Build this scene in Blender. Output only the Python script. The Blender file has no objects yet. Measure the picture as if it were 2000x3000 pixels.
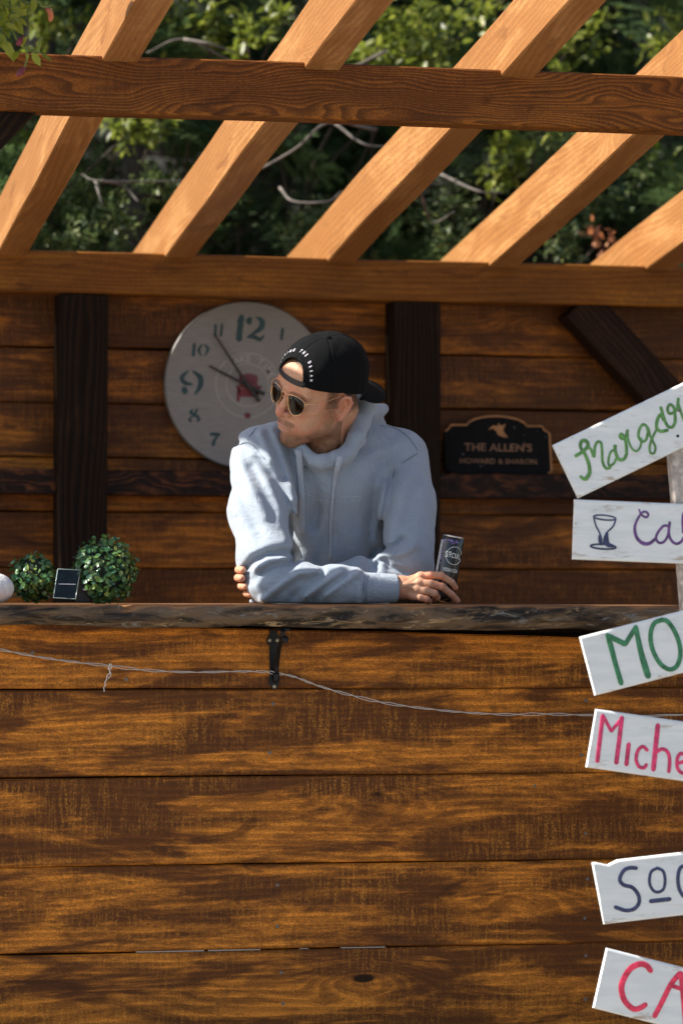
import bpy, math, random
import numpy as np
from mathutils import Matrix, Vector
random.seed(7)
rng = np.random.default_rng(11)
SC = bpy.context.scene
COL = SC.collection

# ---------------------------------------------------------------- camera
FP = 10500.0                      # focal length in pixels of the 2000 x 3000 photograph
YAW, PIT, ROLL = math.radians(13.24), math.radians(1.04), 0.0039
DIST = 8.53
c_f = np.array([math.sin(YAW) * math.cos(PIT), math.cos(YAW) * math.cos(PIT), math.sin(PIT)])
_r = np.array([math.cos(YAW), -math.sin(YAW), 0.0]); _u = np.cross(_r, c_f)
c_r = _r * math.cos(ROLL) + _u * math.sin(ROLL); c_u = np.cross(c_r, c_f)
c_o = np.array([-DIST * math.sin(YAW), -DIST * math.cos(YAW), 1.146])
cam_d = bpy.data.cameras.new('camera'); cam = bpy.data.objects.new('camera', cam_d); COL.objects.link(cam)
cam.matrix_world = Matrix(((c_r[0], c_u[0], -c_f[0], c_o[0]), (c_r[1], c_u[1], -c_f[1], c_o[1]),
                           (c_r[2], c_u[2], -c_f[2], c_o[2]), (0, 0, 0, 1)))
cam_d.sensor_fit = 'VERTICAL'; cam_d.sensor_height = 36.0; cam_d.sensor_width = 24.0
cam_d.lens = FP / 3000 * 36
cam_d.clip_start = 0.1; cam_d.clip_end = 400
cam_d.dof.use_dof = True; cam_d.dof.focus_distance = 8.68; cam_d.dof.aperture_fstop = 3.1
SC.camera = cam

# ---------------------------------------------------------------- light
SUN = Vector((-0.74, 0.10, 0.673)).normalized()
w = bpy.data.worlds.new('World'); SC.world = w; w.use_nodes = True
wn = w.node_tree; bg = wn.nodes['Background']
sky = wn.nodes.new('ShaderNodeTexSky'); sky.sky_type = 'NISHITA'; sky.sun_disc = False
sky.sun_elevation = math.asin(SUN.z); sky.sun_rotation = math.atan2(SUN.x, SUN.y)
sky.air_density = 1.0; sky.dust_density = 1.6; sky.ozone_density = 1.0
wn.links.new(sky.outputs[0], bg.inputs[0]); bg.inputs[1].default_value = 0.09
sl = bpy.data.lights.new('sun', 'SUN'); sl.energy = 5.0; sl.angle = math.radians(0.55); sl.color = (1.0, 0.93, 0.82)
so = bpy.data.objects.new('sun', sl); COL.objects.link(so); so.rotation_euler = SUN.to_track_quat('Z', 'Y').to_euler()
so.location = (-6, 1, 8)
SC.view_settings.view_transform = 'Standard'; SC.view_settings.look = 'None'
SC.view_settings.exposure = 1.15; SC.view_settings.gamma = 1.0; SC.view_settings.use_curve_mapping = False
SC.render.engine = 'CYCLES'
SC.cycles.use_denoising = True; SC.cycles.max_bounces = 8; SC.cycles.transparent_max_bounces = 8
SC.cycles.sample_clamp_indirect = 6

# ---------------------------------------------------------------- placing helpers
def at(px, py, Y):
    """The point of the plane y = Y that the photograph shows at pixel (px, py)."""
    d = c_f + (px - 1000) / FP * c_r - (py - 1500) / FP * c_u
    return c_o + d * ((Y - c_o[1]) / d[1])

def proj(P):
    v = np.asarray(P) - c_o; z = v @ c_f
    return 1000 + FP * (v @ c_r) / z, 1500 - FP * (v @ c_u) / z

_wl = {}
def wl(o):
    return _wl.get(o.name, np.zeros(3)) if o else np.zeros(3)

def empty(name, loc, label=None, cat=None, group=None):
    o = bpy.data.objects.new(name, None); COL.objects.link(o)
    o.location = loc; _wl[o.name] = np.array(loc, float); o.empty_display_size = 0.1
    tag(o, label, cat, group); return o

def tag(o, label=None, cat=None, group=None, kind=None):
    if label: o['label'] = label
    if cat: o['category'] = cat
    if group: o['group'] = group
    if kind: o['kind'] = kind
    return o

def mesh(name, V, F, mat, smooth=False):
    V = np.asarray(V, np.float32)
    me = bpy.data.meshes.new(name)
    if isinstance(F, np.ndarray):
        k = F.shape[1]; n = len(F)
        me.vertices.add(len(V)); me.vertices.foreach_set('co', V.ravel())
        me.loops.add(n * k); me.loops.foreach_set('vertex_index', F.astype(np.int32).ravel())
        me.polygons.add(n); me.polygons.foreach_set('loop_start', np.arange(0, n * k, k, dtype=np.int32))
        me.polygons.foreach_set('loop_total', np.full(n, k, np.int32))
        me.update(calc_edges=True)
    else:
        me.from_pydata(V.tolist(), [], [list(f) for f in F]); me.update()
    if mat: me.materials.append(mat)
    if smooth: me.polygons.foreach_set('use_smooth', np.ones(len(me.polygons), bool))
    return me

def link(name, me, origin, parent=None, seed=None):
    o = bpy.data.objects.new(name, me); COL.objects.link(o)
    o.parent = parent; origin = np.array(origin, float)
    o.location = origin - wl(parent); _wl[o.name] = origin
    if seed is not None: o['seed'] = float(seed)
    return o

def mk(name, V, F, mat, parent=None, origin=None, smooth=False, seed=None):
    V = np.asarray(V, float)
    if origin is None: origin = wl(parent) if parent else V.mean(0)
    return link(name, mesh(name, V - np.asarray(origin), F, mat, smooth), origin, parent, seed)

def attr(o, key, vals):
    a = o.data.attributes.new(key, 'FLOAT', 'POINT'); a.data.foreach_set('value', np.asarray(vals, np.float32))

class MB:
    """Collects shapes into one mesh."""
    def __init__(s): s.V = []; s.F = []
    def add(s, V, F):
        b = len(s.V); s.V += [tuple(v) for v in V]; s.F += [tuple(i + b for i in f) for f in F]; return s
    def box(s, lo, hi, ch=0.0):
        x0, y0, z0 = lo; x1, y1, z1 = hi
        V = [(x0, y0, z0), (x1, y0, z0), (x1, y1, z0), (x0, y1, z0), (x0, y0, z1), (x1, y0, z1), (x1, y1, z1), (x0, y1, z1)]
        return s.add(V, [(0, 3, 2, 1), (4, 5, 6, 7), (0, 1, 5, 4), (1, 2, 6, 5), (2, 3, 7, 6), (3, 0, 4, 7)])
    def tube(s, pts, r, n=8, cap=True, flat=None):
        """flat = (normal, half thickness): a tube squashed along the normal."""
        pts = [np.asarray(p, float) for p in pts]; m = len(pts)
        rs = list(r) if hasattr(r, '__len__') else [r] * m
        ref = np.array([0.31, 0.52, 0.79]); V = []; prev = None
        for i in range(m):
            t = pts[min(i + 1, m - 1)] - pts[max(i - 1, 0)]; t = t / (np.linalg.norm(t) + 1e-12)
            if flat is not None:
                b = np.asarray(flat[0], float); a = np.cross(t, b); a /= np.linalg.norm(a) + 1e-12
            else:
                a = np.cross(t, ref if prev is None else prev); a /= np.linalg.norm(a) + 1e-12
                b = np.cross(a, t); prev = b
                a, b = a, b
            for k in range(n):
                th = 2 * math.pi * k / n
                if flat is not None: V.append(pts[i] + a * math.cos(th) * rs[i] + b * math.sin(th) * flat[1])
                else: V.append(pts[i] + (a * math.cos(th) + b * math.sin(th)) * rs[i])
        F = [(i * n + k, i * n + (k + 1) % n, (i + 1) * n + (k + 1) % n, (i + 1) * n + k) for i in range(m - 1) for k in range(n)]
        if cap: F += [tuple(range(n - 1, -1, -1)), tuple((m - 1) * n + k for k in range(n))]
        return s.add(V, F)
    def disc(s, c, nrm, r, h, n=20):
        c = np.asarray(c, float); nrm = np.asarray(nrm, float)
        return s.tube([c, c + nrm * h * .7, c + nrm * h], [r, r, r * .8], n)
    def prism(s, pts, off):
        pts = [np.asarray(p, float) for p in pts]; n = len(pts); off = np.asarray(off, float)
        V = pts + [p + off for p in pts]
        F = [tuple(range(n)), tuple(range(2 * n - 1, n - 1, -1))] + [(i, i + n, (i + 1) % n + n, (i + 1) % n) for i in range(n)]
        return s.add(V, F)
    def build(s, name, mat, parent=None, origin=None, smooth=False, seed=None):
        return mk(name, s.V, s.F, mat, parent, origin, smooth, seed)

def spline(pts, k=6):
    P = [np.asarray(p, float) for p in pts]
    if len(P) < 3: return P
    Q = [2 * P[0] - P[1]] + P + [2 * P[-1] - P[-2]]; out = []
    for i in range(1, len(Q) - 2):
        for j in range(k):
            t = j / k; a, b, c, d = Q[i - 1], Q[i], Q[i + 1], Q[i + 2]
            out.append(.5 * ((2 * b) + (c - a) * t + (2 * a - 5 * b + 4 * c - d) * t * t + (3 * b - a - 3 * c + d) * t ** 3))
    return out + [P[-1]]

# ---------------------------------------------------------------- node helper
class G:
    def __init__(s, name):
        s.mat = bpy.data.materials.new(name); s.mat.use_nodes = True; s.t = s.mat.node_tree
        s.b = s.t.nodes['Principled BSDF']; s.out = s.t.nodes['Material Output']
        s.geo = None
    def n(s, ty, **kw):
        nd = s.t.nodes.new(ty)
        for k, v in kw.items(): setattr(nd, k, v)
        return nd
    def put(s, sock, v):
        if isinstance(v, bpy.types.NodeSocket): s.t.links.new(v, sock)
        elif v is not None:
            if hasattr(v, '__len__') and len(v) == 3 and sock.type == 'RGBA': v = (*v, 1)
            sock.default_value = v
    def m(s, op, a, b=None, c=None, clamp=False):
        nd = s.n('ShaderNodeMath', operation=op, use_clamp=clamp)
        for i, v in enumerate((a, b, c)): s.put(nd.inputs[i], v)
        return nd.outputs[0]
    def vm(s, op, a, b=None):
        nd = s.n('ShaderNodeVectorMath', operation=op); s.put(nd.inputs[0], a); s.put(nd.inputs[1], b)
        return nd.outputs['Value'] if op in ('LENGTH', 'DISTANCE', 'DOT_PRODUCT') else nd.outputs[0]
    def noise(s, vec, scale=1.0, det=2.0, rough=.5, dist=0.0, col=False):
        nd = s.n('ShaderNodeTexNoise'); s.put(nd.inputs['Vector'], vec); nd.inputs['Scale'].default_value = scale
        nd.inputs['Detail'].default_value = det; nd.inputs['Roughness'].default_value = rough; nd.inputs['Distortion'].default_value = dist
        return nd.outputs[1 if col else 0]
    def vor(s, vec, scale=1.0, out='Distance', rnd=1.0):
        nd = s.n('ShaderNodeTexVoronoi'); s.put(nd.inputs['Vector'], vec); nd.inputs['Scale'].default_value = scale
        nd.inputs['Randomness'].default_value = rnd
        return nd.outputs[out]
    def mr(s, v, a, b, c=0.0, d=1.0, smooth=True):
        nd = s.n('ShaderNodeMapRange', interpolation_type='SMOOTHSTEP' if smooth else 'LINEAR', clamp=True)
        for i, x in enumerate((v, a, b, c, d)): s.put(nd.inputs[i], x)
        return nd.outputs[0]
    def mix(s, f, a, b, mode='MIX'):
        nd = s.n('ShaderNodeMix', data_type='RGBA', blend_type=mode); s.put(nd.inputs[0], f)
        s.put(nd.inputs[6], a); s.put(nd.inputs[7], b); return nd.outputs[2]
    def attr(s, name, ty='GEOMETRY'):
        return s.n('ShaderNodeAttribute', attribute_name=name, attribute_type=ty)
    def coord(s, seed=True):
        v = s.n('ShaderNodeTexCoord').outputs['Object']
        if seed:
            a = s.attr('seed', 'OBJECT').outputs['Fac']
            cx = s.n('ShaderNodeCombineXYZ'); s.put(cx.inputs[0], s.m('MULTIPLY', a, 13.17)); s.put(cx.inputs[1], s.m('MULTIPLY', a, 7.31)); s.put(cx.inputs[2], s.m('MULTIPLY', a, 3.77))
            v = s.vm('ADD', v, cx.outputs[0])
        return v
    def scl(s, v, x, y, z): return s.vm('MULTIPLY', v, (x, y, z))
    def bump(s, h, dist, strength=1.0, prev=None):
        nd = s.n('ShaderNodeBump'); nd.inputs['Distance'].default_value = dist; nd.inputs['Strength'].default_value = strength
        s.put(nd.inputs['Height'], h)
        if prev is not None: s.put(nd.inputs['Normal'], prev)
        return nd.outputs[0]
    def fin(s, color=None, rough=None, normal=None, spec=None, metal=None):
        if color is not None: s.put(s.b.inputs['Base Color'], color)
        if rough is not None: s.put(s.b.inputs['Roughness'], rough)
        if normal is not None: s.put(s.b.inputs['Normal'], normal)
        if spec is not None: s.put(s.b.inputs['Specular IOR Level'], spec)
        if metal is not None: s.put(s.b.inputs['Metallic'], metal)
        return s.mat

def plain(name, color, rough=.6, metal=0.0, spec=.5, nz=0.0, nscale=30, bump=0.0):
    g = G(name); c = color
    if nz or bump:
        v = g.coord(False); n = g.noise(v, nscale, 4, .6)
        c = g.mix(g.mr(n, .3, .7), tuple(x * (1 - nz) for x in color), tuple(min(1, x * (1 + nz)) for x in color))
    return g.fin(c, rough, g.bump(n, bump) if bump else None, spec, metal)

def wood(name, light, mid, dark, grain=.5, gfreq=34, gscale=(.9, 5, 5), stain=.6, sscale=(2.2, 11, 11), saw=.5, rough=.5, knots=.6,
         linew=.55, fiber=.25, bumpd=.0006, spec=.14, edge=(.44, .60), lin=26):
    """Stained timber: the board's own x axis runs along the grain."""
    g = G(name); v = g.coord()
    vk = g.scl(v, 1.5, 4.2, 4.2)
    kd = g.vor(vk, 1.0, 'Distance')
    kr = g.vor(vk, 1.0, 'Color')
    sepc = g.n('ShaderNodeSeparateColor'); g.put(sepc.inputs[0], kr)
    has = g.m('GREATER_THAN', sepc.outputs[0], 1 - knots)
    kb = g.m('MULTIPLY', g.mr(kd, .30, 0.0), has)
    lown = g.noise(g.scl(v, *gscale), 1.0, 2, .45)
    fieldv = g.m('ADD', g.m('MULTIPLY', lown, gfreq * .30), g.m('MULTIPLY', kb, -4.5))
    sep = g.n('ShaderNodeSeparateXYZ'); g.put(sep.inputs[0], v)
    fieldv = g.m('ADD', fieldv, g.m('MULTIPLY', g.m('ADD', sep.outputs[1], sep.outputs[2]), float(lin)))
    fieldv = g.m('ADD', fieldv, g.m('MULTIPLY', g.noise(g.scl(v, 12, 60, 60), 1, 2, .6), .35))
    fr = g.m('FRACT', fieldv)
    ring = g.m('MULTIPLY', g.mr(fr, 0, linew), g.mr(fr, 1.0, .86))           # slow rise, sharp late-wood edge
    fib = g.noise(g.scl(v, 7, 420, 420), 1, 3, .6)
    big = g.noise(g.scl(v, *sscale), 1.0, 5, .62, .6)
    big2 = g.noise(g.scl(v, sscale[0] * .45, sscale[1] * .4, sscale[2] * .4), 1.0, 2, .5)
    sdv = g.m('MULTIPLY', g.m('SINE', g.m('MULTIPLY', g.attr('seed', 'OBJECT').outputs['Fac'], 5.0)), .018)
    st = g.mr(g.m('ADD', sdv, g.m('ADD', g.m('MULTIPLY', big, .7), g.m('MULTIPLY', big2, .3))), edge[0], edge[1])   # 1 = little stain left
    sw1 = g.noise(g.scl(v, 150, 15, 15), 1, 3, .6)
    sw2 = g.noise(g.scl(v, 260, 190, 190), 1, 3, .65)
    saws = g.m('MULTIPLY', g.mr(sw1, .42, .62), g.mr(sw2, .40, .62))
    band = g.mr(g.noise(g.scl(v, 3.1, 12, 12), 1, 4, .6), .38, .64)
    pt = g.mr(g.noise(g.scl(v, sscale[0] * 3.2, sscale[1] * 2.4, sscale[2] * 2.4), 1.0, 8, .78, .5), .44, .55)
    st = g.m('MULTIPLY', st, g.m('ADD', .45, g.m('MULTIPLY', pt, .55)))
    c = g.mix(g.m('MULTIPLY', g.m('SUBTRACT', 1.0, st), stain), light, mid)
    crunch = g.noise(g.scl(v, 210, 420, 420), 1, 2, .7)
    c = g.mix(g.m('MULTIPLY', ring, grain), c, dark)
    c = g.mix(g.m('MULTIPLY', g.m('MULTIPLY', g.m('SUBTRACT', 1.0, g.mr(sw1, .36, .64)), band), saw * .22), c, dark)
    c = g.mix(g.m('MULTIPLY', g.m('MULTIPLY', saws, band), saw), c, tuple(min(1, x * 1.4 + .008) for x in light))
    c = g.mix(g.m('MULTIPLY', g.mr(fib, .45, .75), fiber), c, dark)
    c = g.mix(g.m('MULTIPLY', g.mr(crunch, .46, .56), .42), c, dark)
    blot = g.mr(g.noise(g.scl(v, 5, 16, 16), 1, 4, .65, .8), .60, .70)
    c = g.mix(g.m('MULTIPLY', blot, .62 * stain), c, dark)
    core = g.m('MULTIPLY', g.mr(kd, .055, .03), has)
    c = g.mix(core, c, tuple(x * .45 for x in dark))
    h = g.m('ADD', g.m('MULTIPLY', ring, -.5 * grain), g.m('ADD', g.m('MULTIPLY', fib, .3), g.m('MULTIPLY', saws, saw)))
    nrm = g.bump(h, bumpd, 1.0)
    rg = g.m('ADD', rough, g.m('MULTIPLY', g.m('SUBTRACT', fib, .5), .25))
    return g.fin(c, rg, nrm, spec)

M = {}
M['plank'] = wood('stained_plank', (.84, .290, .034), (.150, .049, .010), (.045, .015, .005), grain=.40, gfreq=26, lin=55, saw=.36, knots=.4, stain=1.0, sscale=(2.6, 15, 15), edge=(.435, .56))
M['plank_back'] = wood('shaded_back_plank', (.66, .225, .024), (.115, .037, .007), (.035, .012, .004), grain=.4, gfreq=30, lin=50, saw=.25, knots=.3, stain=1.0, spec=.2)  # front plank stain darkened, the back wall's shade put into the colour
M['beam'] = wood('figured_beam', (.36, .130, .020), (.17, .055, .010), (.030, .010, .004), grain=.66, gfreq=95, gscale=(1.9, 7.0, 7.0), lin=75, stain=.85, saw=.12, knots=.9, linew=.8)
M['plate'] = wood('smooth_beam', (.36, .145, .020), (.17, .060, .010), (.05, .017, .005), grain=.35, gfreq=34, lin=50, stain=.7, saw=.1, knots=.45)
M['rafter'] = wood('rafter_timber', (.55, .280, .102), (.33, .140, .040), (.15, .056, .016), grain=.34, gfreq=30, lin=60, stain=.85, saw=.12, knots=.4, bumpd=.0004, spec=.55, rough=.42)
M['char'] = wood('charred_timber', (.075, .034, .015), (.013, .007, .0045), (.004, .003, .002), grain=.8, lin=70, edge=(.52, .66), gfreq=40, stain=.8, saw=.1, knots=.4, rough=.75, spec=.12)
M['rail'] = wood('charred_rail', (.16, .052, .016), (.022, .010, .007), (.008, .005, .004), grain=.9, gfreq=30, gscale=(5, 16, 16), stain=.9, sscale=(9, 22, 22), saw=.2, knots=.6, edge=(.46, .60), spec=.15)

def slab_mat():
    g = G('dark_live_edge'); v = g.coord(); nv = g.n('ShaderNodeNewGeometry').outputs['Normal']
    sp = g.n('ShaderNodeSeparateXYZ'); g.put(sp.inputs[0], nv)
    n1 = g.noise(g.scl(v, 5, 22, 22), 1, 6, .65, 1.2); n2 = g.noise(g.scl(v, 14, 50, 50), 1, 5, .7, 1.5)
    n3 = g.noise(g.scl(v, 2.2, 9, 9), 1, 4, .6, .6)
    c = g.mix(g.mr(n1, .38, .60), (.016, .012, .009), (.13, .085, .050))
    c = g.mix(g.m('MULTIPLY', g.mr(n2, .55, .63), g.mr(n3, .46, .58)), c, (.32, .22, .12))
    c = g.mix(g.mr(g.noise(g.scl(v, 9, 30, 30), 1, 3, .6, 2.0), .60, .70), c, (.17, .155, .135))
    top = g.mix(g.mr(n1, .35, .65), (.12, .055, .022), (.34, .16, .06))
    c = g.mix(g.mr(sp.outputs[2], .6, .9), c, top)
    h = g.m('ADD', g.m('MULTIPLY', n1, .7), g.m('MULTIPLY', n2, .5))
    return g.fin(c, .68, g.bump(h, .006, 1.0), .25)
M['slab'] = slab_mat()

def white_wood():
    g = G('white_painted_board'); v = g.coord()
    st = g.noise(g.scl(v, 5, 60, 60), 1, 4, .6); e = g.attr('edge').outputs['Fac']
    c = g.mix(g.mr(st, .35, .65), (.62, .65, .655), (.70, .715, .71))
    thin = g.m('MULTIPLY', g.mr(g.noise(g.scl(v, 11, 70, 70), 1, 5, .7), .56, .70), g.m('ADD', g.m('MULTIPLY', e, .8), .05))
    c = g.mix(thin, c, (.30, .20, .12))
    dirt = g.mr(g.noise(g.scl(v, 9, 14, 14), 1, 5, .7), .60, .74)
    c = g.mix(g.m('MULTIPLY', dirt, .22), c, (.38, .33, .26))
    h = g.m('ADD', st, g.m('MULTIPLY', g.noise(g.scl(v, 30, 120, 120), 1, 3), .6))
    return g.fin(c, .48, g.bump(h, .0008), .4)
M['white'] = white_wood()
M['post_white'] = plain('weathered_post', (.40, .35, .31), .8, nz=.35, nscale=60, bump=.001)
def paint(name, c):
    g = G(name); v = g.coord(False); n = g.noise(v, 60, 6, .75)
    return g.fin(g.mix(g.mr(n, .3, .72), tuple(x * .6 for x in c), tuple(min(1, x * 1.6 + .02) for x in c)), .42, g.bump(n, .0004))
M['green'] = paint('green_paint', (.075, .21, .045)); M['dgreen'] = paint('deep_green_paint', (.016, .14, .055))
M['purple'] = paint('purple_paint', (.10, .035, .16)); M['navy'] = paint('navy_paint', (.016, .024, .085))
M['red'] = paint('crimson_paint', (.60, .018, .07)); M['pink'] = paint('raspberry_paint', (.55, .02, .11))
M['iron'] = plain('black_iron', (.012, .012, .014), .42, .6, nz=.3, bump=.0006)
M['screw'] = plain('screw_steel', (.16, .145, .13), .45, .8)
M['brass_screw'] = plain('worn_screw', (.32, .28, .2), .4, .8)
M['wire'] = plain('clear_wire', (.50, .45, .41), .25, 0, .8)
M['wiretie'] = plain('white_tie', (.72, .70, .66), .5)
M['pale'] = plain('joint_light_paint', (.50, .48, .46), .6)
M['ground'] = plain('gravel_ground', (.30, .27, .23), .95, nz=.4, nscale=18, bump=.01)
M['hill'] = plain('forest_floor', (.014, .014, .008), 1.0, nz=.5, nscale=3, bump=.05)
M['floor'] = plain('deck_boards', (.20, .12, .06), .8, nz=.3, nscale=9)

# ================================================================ SETTING
def sheet(name, x0, x1, y0, y1, nx, ny, fz, mat):
    X, Y = np.meshgrid(np.linspace(x0, x1, nx), np.linspace(y0, y1, ny), indexing='ij')
    V = np.stack([X, Y, fz(X, Y)], -1).reshape(-1, 3)
    i = np.arange((nx - 1) * (ny - 1)); a = (i // (ny - 1)) * ny + i % (ny - 1)
    F = np.stack([a, a + ny, a + ny + 1, a + 1], -1)
    return tag(mk(name, V, F, mat, origin=(0, 0, 0), smooth=True), kind='structure')
sheet('ground', -60, 60, -60, 3.4, 40, 40, lambda X, Y: 0.012 * np.sin(X * 1.7) * np.cos(Y * 1.3), M['ground'])
sheet('hillside', -60, 60, 3.4, 60, 60, 50, lambda X, Y: (Y - 3.4) * .42 + .25 * np.sin(X * .9 + Y) * np.clip(Y - 3.4, 0, 1) + .0 * X, M['hill'])

# ---- front wall of the bar
ZT = at(1000, 1772, -.14)[2]                     # counter top height
BW = empty('bar_front_wall', (0, 0, 0), 'wide horizontal stained plank wall below the bar counter', 'wall')
seams_px = [2020, 2280, 2543, 2798]
zs = [at(0, y, 0)[2] for y in seams_px]; zs.append(zs[-1] - (zs[-2] - zs[-1])); 
def plank(name, x0, x1, y0, t, zb0, zb1, zt0, zt1, mat, parent, seed, n=60, wob=.0012, ch=.0035):
    """A board from x0 to x1; bottom and top edges may slope and waver."""
    xs = np.linspace(x0, x1, n); f = (xs - x0) / (x1 - x0)
    r = np.random.default_rng(int(seed * 100))
    def wv(a): 
        p = r.uniform(0, 6, 3); return a * (np.sin(xs * 2.1 + p[0]) + .5 * np.sin(xs * 5.3 + p[1]) + .3 * np.sin(xs * 17 + p[2]))
    zb = zb0 + (zb1 - zb0) * f + wv(wob); zt = zt0 + (zt1 - zt0) * f + wv(wob)
    ys = y0 + wv(.0006)
    V = np.zeros((n, 8, 3)); V[:, :, 0] = xs[:, None]
    prof = [(ys, zb + ch), (ys, zt - ch), (ys + ch, zt), (ys + t - ch, zt), (ys + t, zt - ch), (ys + t, zb + ch), (ys + t - ch, zb), (ys + ch, zb)]
    for k, (a, b) in enumerate(prof): V[:, k, 1] = a; V[:, k, 2] = b
    V = V.reshape(-1, 3)
    F = [(i * 8 + k, i * 8 + (k + 1) % 8, (i + 1) * 8 + (k + 1) % 8, (i + 1) * 8 + k) for i in range(n - 1) for k in range(8)]
    F += [tuple(range(7, -1, -1)), tuple((n - 1) * 8 + k for k in range(8))]
    F = [f[::-1] for f in F]
    return mk(name, V, F, mat, parent, origin=((x0 + x1) / 2, y0, (zb0 + zt0) / 2), seed=seed)
GAP = .0022
ztl, ztr = at(0, 1822, 0)[2], at(1700, 1868, 0)[2]; slope = (ztr - ztl) / (at(1700, 1868, 0)[0] - at(0, 1822, 0)[0])
x0, x1 = -2.1, 2.3
tops = [ztl + slope * (x0 - at(0, 0, 0)[0])] + zs
seeds = [1.31, 4.72, 7.13, 9.94, 12.45, 15.2]
for i in range(5):
    if i == 0: tl, tr = tops[0], tops[0] + slope * (x1 - x0)
    else: tl = tr = zs[i - 1] - GAP / 2
    zb = zs[i] + GAP / 2
    plank('plank', x0, x1, [0, .0015, -.001, .001, 0][i], .028, zb, zb, tl, tr, M['plank'], BW, seeds[i])
MB().box((x0, .034, .04), (x1, .05, at(1000, 1843, 0)[2] + .012)).build('dark_backing', M['char'], BW, seed=3)  # dark board added; its top stands in for shade in the counter gap
# pale strips added in the joints, painting in light between the planks
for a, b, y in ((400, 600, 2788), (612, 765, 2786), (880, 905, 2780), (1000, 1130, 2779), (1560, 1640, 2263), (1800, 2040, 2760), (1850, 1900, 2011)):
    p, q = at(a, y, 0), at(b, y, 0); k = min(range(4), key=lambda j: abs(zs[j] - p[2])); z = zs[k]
    MB().box((p[0], .007, z - .0014), (q[0], .03, z + .0008)).build('joint_light_strip', M['pale'], BW)
for (px, py) in ((800, 2062), (790, 2205), (1565, 2302), (815, 2322), (808, 2487), (813, 2593), (812, 2714), (824, 2850), (829, 2940), (1714, 2442), (1715, 2052), (1702, 2212), (1720, 2575), (1712, 2690), (1715, 2800), (1714, 2928), (370, 1990), (96, 1912)):
    p = at(px, py, -.0005)
    mb = MB().disc(p + np.array([0, .0008, 0]), (0, -1, 0), .0042, .0016, 12)
    mb.disc(p + np.array([0, -.0005, 0]), (0, -1, 0), .0016, .0006, 6).build('screw', M['screw'], BW, origin=p)

# ---- counter slab and iron bracket
CT = empty('bar_counter', (0, .05, ZT), 'thick dark live-edge wooden bar counter slab with black iron bracket', 'bar counter')
n = 420; xs = np.linspace(-2.1, 1.72 + .4, n); r = np.random.default_rng(5)
def fnoise(x, f, s):
    q = np.random.default_rng(s); return sum(np.sin(x * f * k + q.uniform(0, 6)) / k for k in (1, 1.7, 2.9, 4.3, 7.1))
zbl, zbr = at(0, 1832, -.14)[2], at(2000, 1850, -.14)[2]; xl, xr = at(0, 1832, -.14)[0], at(2000, 1850, -.14)[0]
zb = zbl + (zbr - zbl) * (xs - xl) / (xr - xl) + .0022 * fnoise(xs, 9, 1)
ntch = np.exp(-((xs - at(375, 1775, -.14)[0]) / .012) ** 2) * .010 + np.exp(-((xs - at(870, 1775, -.14)[0]) / .015) ** 2) * .004
zt = ZT + 0 * xs; prof = []
K = 9
V = []
for i in range(n):
    row = [(xs[i], .24, zt[i]), (xs[i], -.05, zt[i])]
    for k in range(K + 1):
        f = k / K; bulge = math.sin(math.pi * f) ** .6
        y = -.128 - .014 * bulge + .004 * math.sin(xs[i] * 21 + f * 5) * bulge + .003 * math.sin(xs[i] * 57 + f * 9) + (.012 * (f > .75)) + ntch[i] * (1 - f)
        z = (zt[i] - ntch[i] * (1 if k < 2 else 0) - .0012) * (1 - f) + zb[i] * f
        row.append((xs[i], y, z))
    row += [(xs[i], .24, zb[i])]
    V += row
m = K + 4
F = [(i * m + k, (i + 1) * m + k, (i + 1) * m + (k + 1) % m, i * m + (k + 1) % m) for i in range(n - 1) for k in range(m)]
F += [tuple(range(m)), tuple((n - 1) * m + k for k in range(m - 1, -1, -1))]
F = [f[::-1] for f in F]
mk('slab', V, F, M['slab'], CT, smooth=True, seed=2.2)
br = MB()
px0, cx = at(797, 1860, -.002), at(803, 1860, -.002)[0]
def bz(y): return at(800, y, -.004)[2]
# back plate with rounded ears, then the strut and scroll
plate = [(787, 1866), (781, 1874), (783, 1884), (790, 1892), (791, 1975), (788, 1994), (787, 2002), (795, 2010), (798, 2018), (804, 2021), (812, 2016), (815, 2006), (819, 2000), (816, 1990), (814, 1975), (815, 1892), (822, 1880), (820, 1868), (812, 1858), (812, 1842), (790, 1842), (790, 1858)]
br.prism([at(a, b, -.006) for a, b in plate], (0, .006, 0))
br.build('back_plate', M['iron'], CT, smooth=False)
st = MB()
st.tube([at(809, 1990, -.012), at(809, 1960, -.02), at(812, 1930, -.04), at(818, 1895, -.075), at(826, 1872, -.10), at(829, 1848, -.125)], [.0055, .006, .006, .0055, .005, .006], 10)
st.tube([at(809, 1972, -.016), at(809, 1976, -.016), at(809, 1982, -.016), at(809, 1988, -.014), at(809, 1996, -.012), at(809, 2000, -.012)], [.0075, .0085, .0072, .0085, .0070, .003], 12)
st.build('strut', M['iron'], CT, smooth=True)
MB().disc(at(832, 1873, -.104), (0, -1, 0), .0088, .016, 18).build('finial', M['iron'], CT, smooth=True)
MB().box((cx - .012, -.118, zbl * .5 + zbr * .5 - .0065), (cx + .012, -.004, zbl * .5 + zbr * .5 - .001)).build('top_arm', M['iron'], CT)
for q in ((790, 1876), (803.5, 2011), (812, 1876)):
    MB().disc(at(*q, -.0062), (0, -1, 0), .0042, .0016, 14).disc(at(*q, -.0076), (0, -1, 0), .0018, .0006, 6).build('screw', M['brass_screw'], CT)

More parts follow.
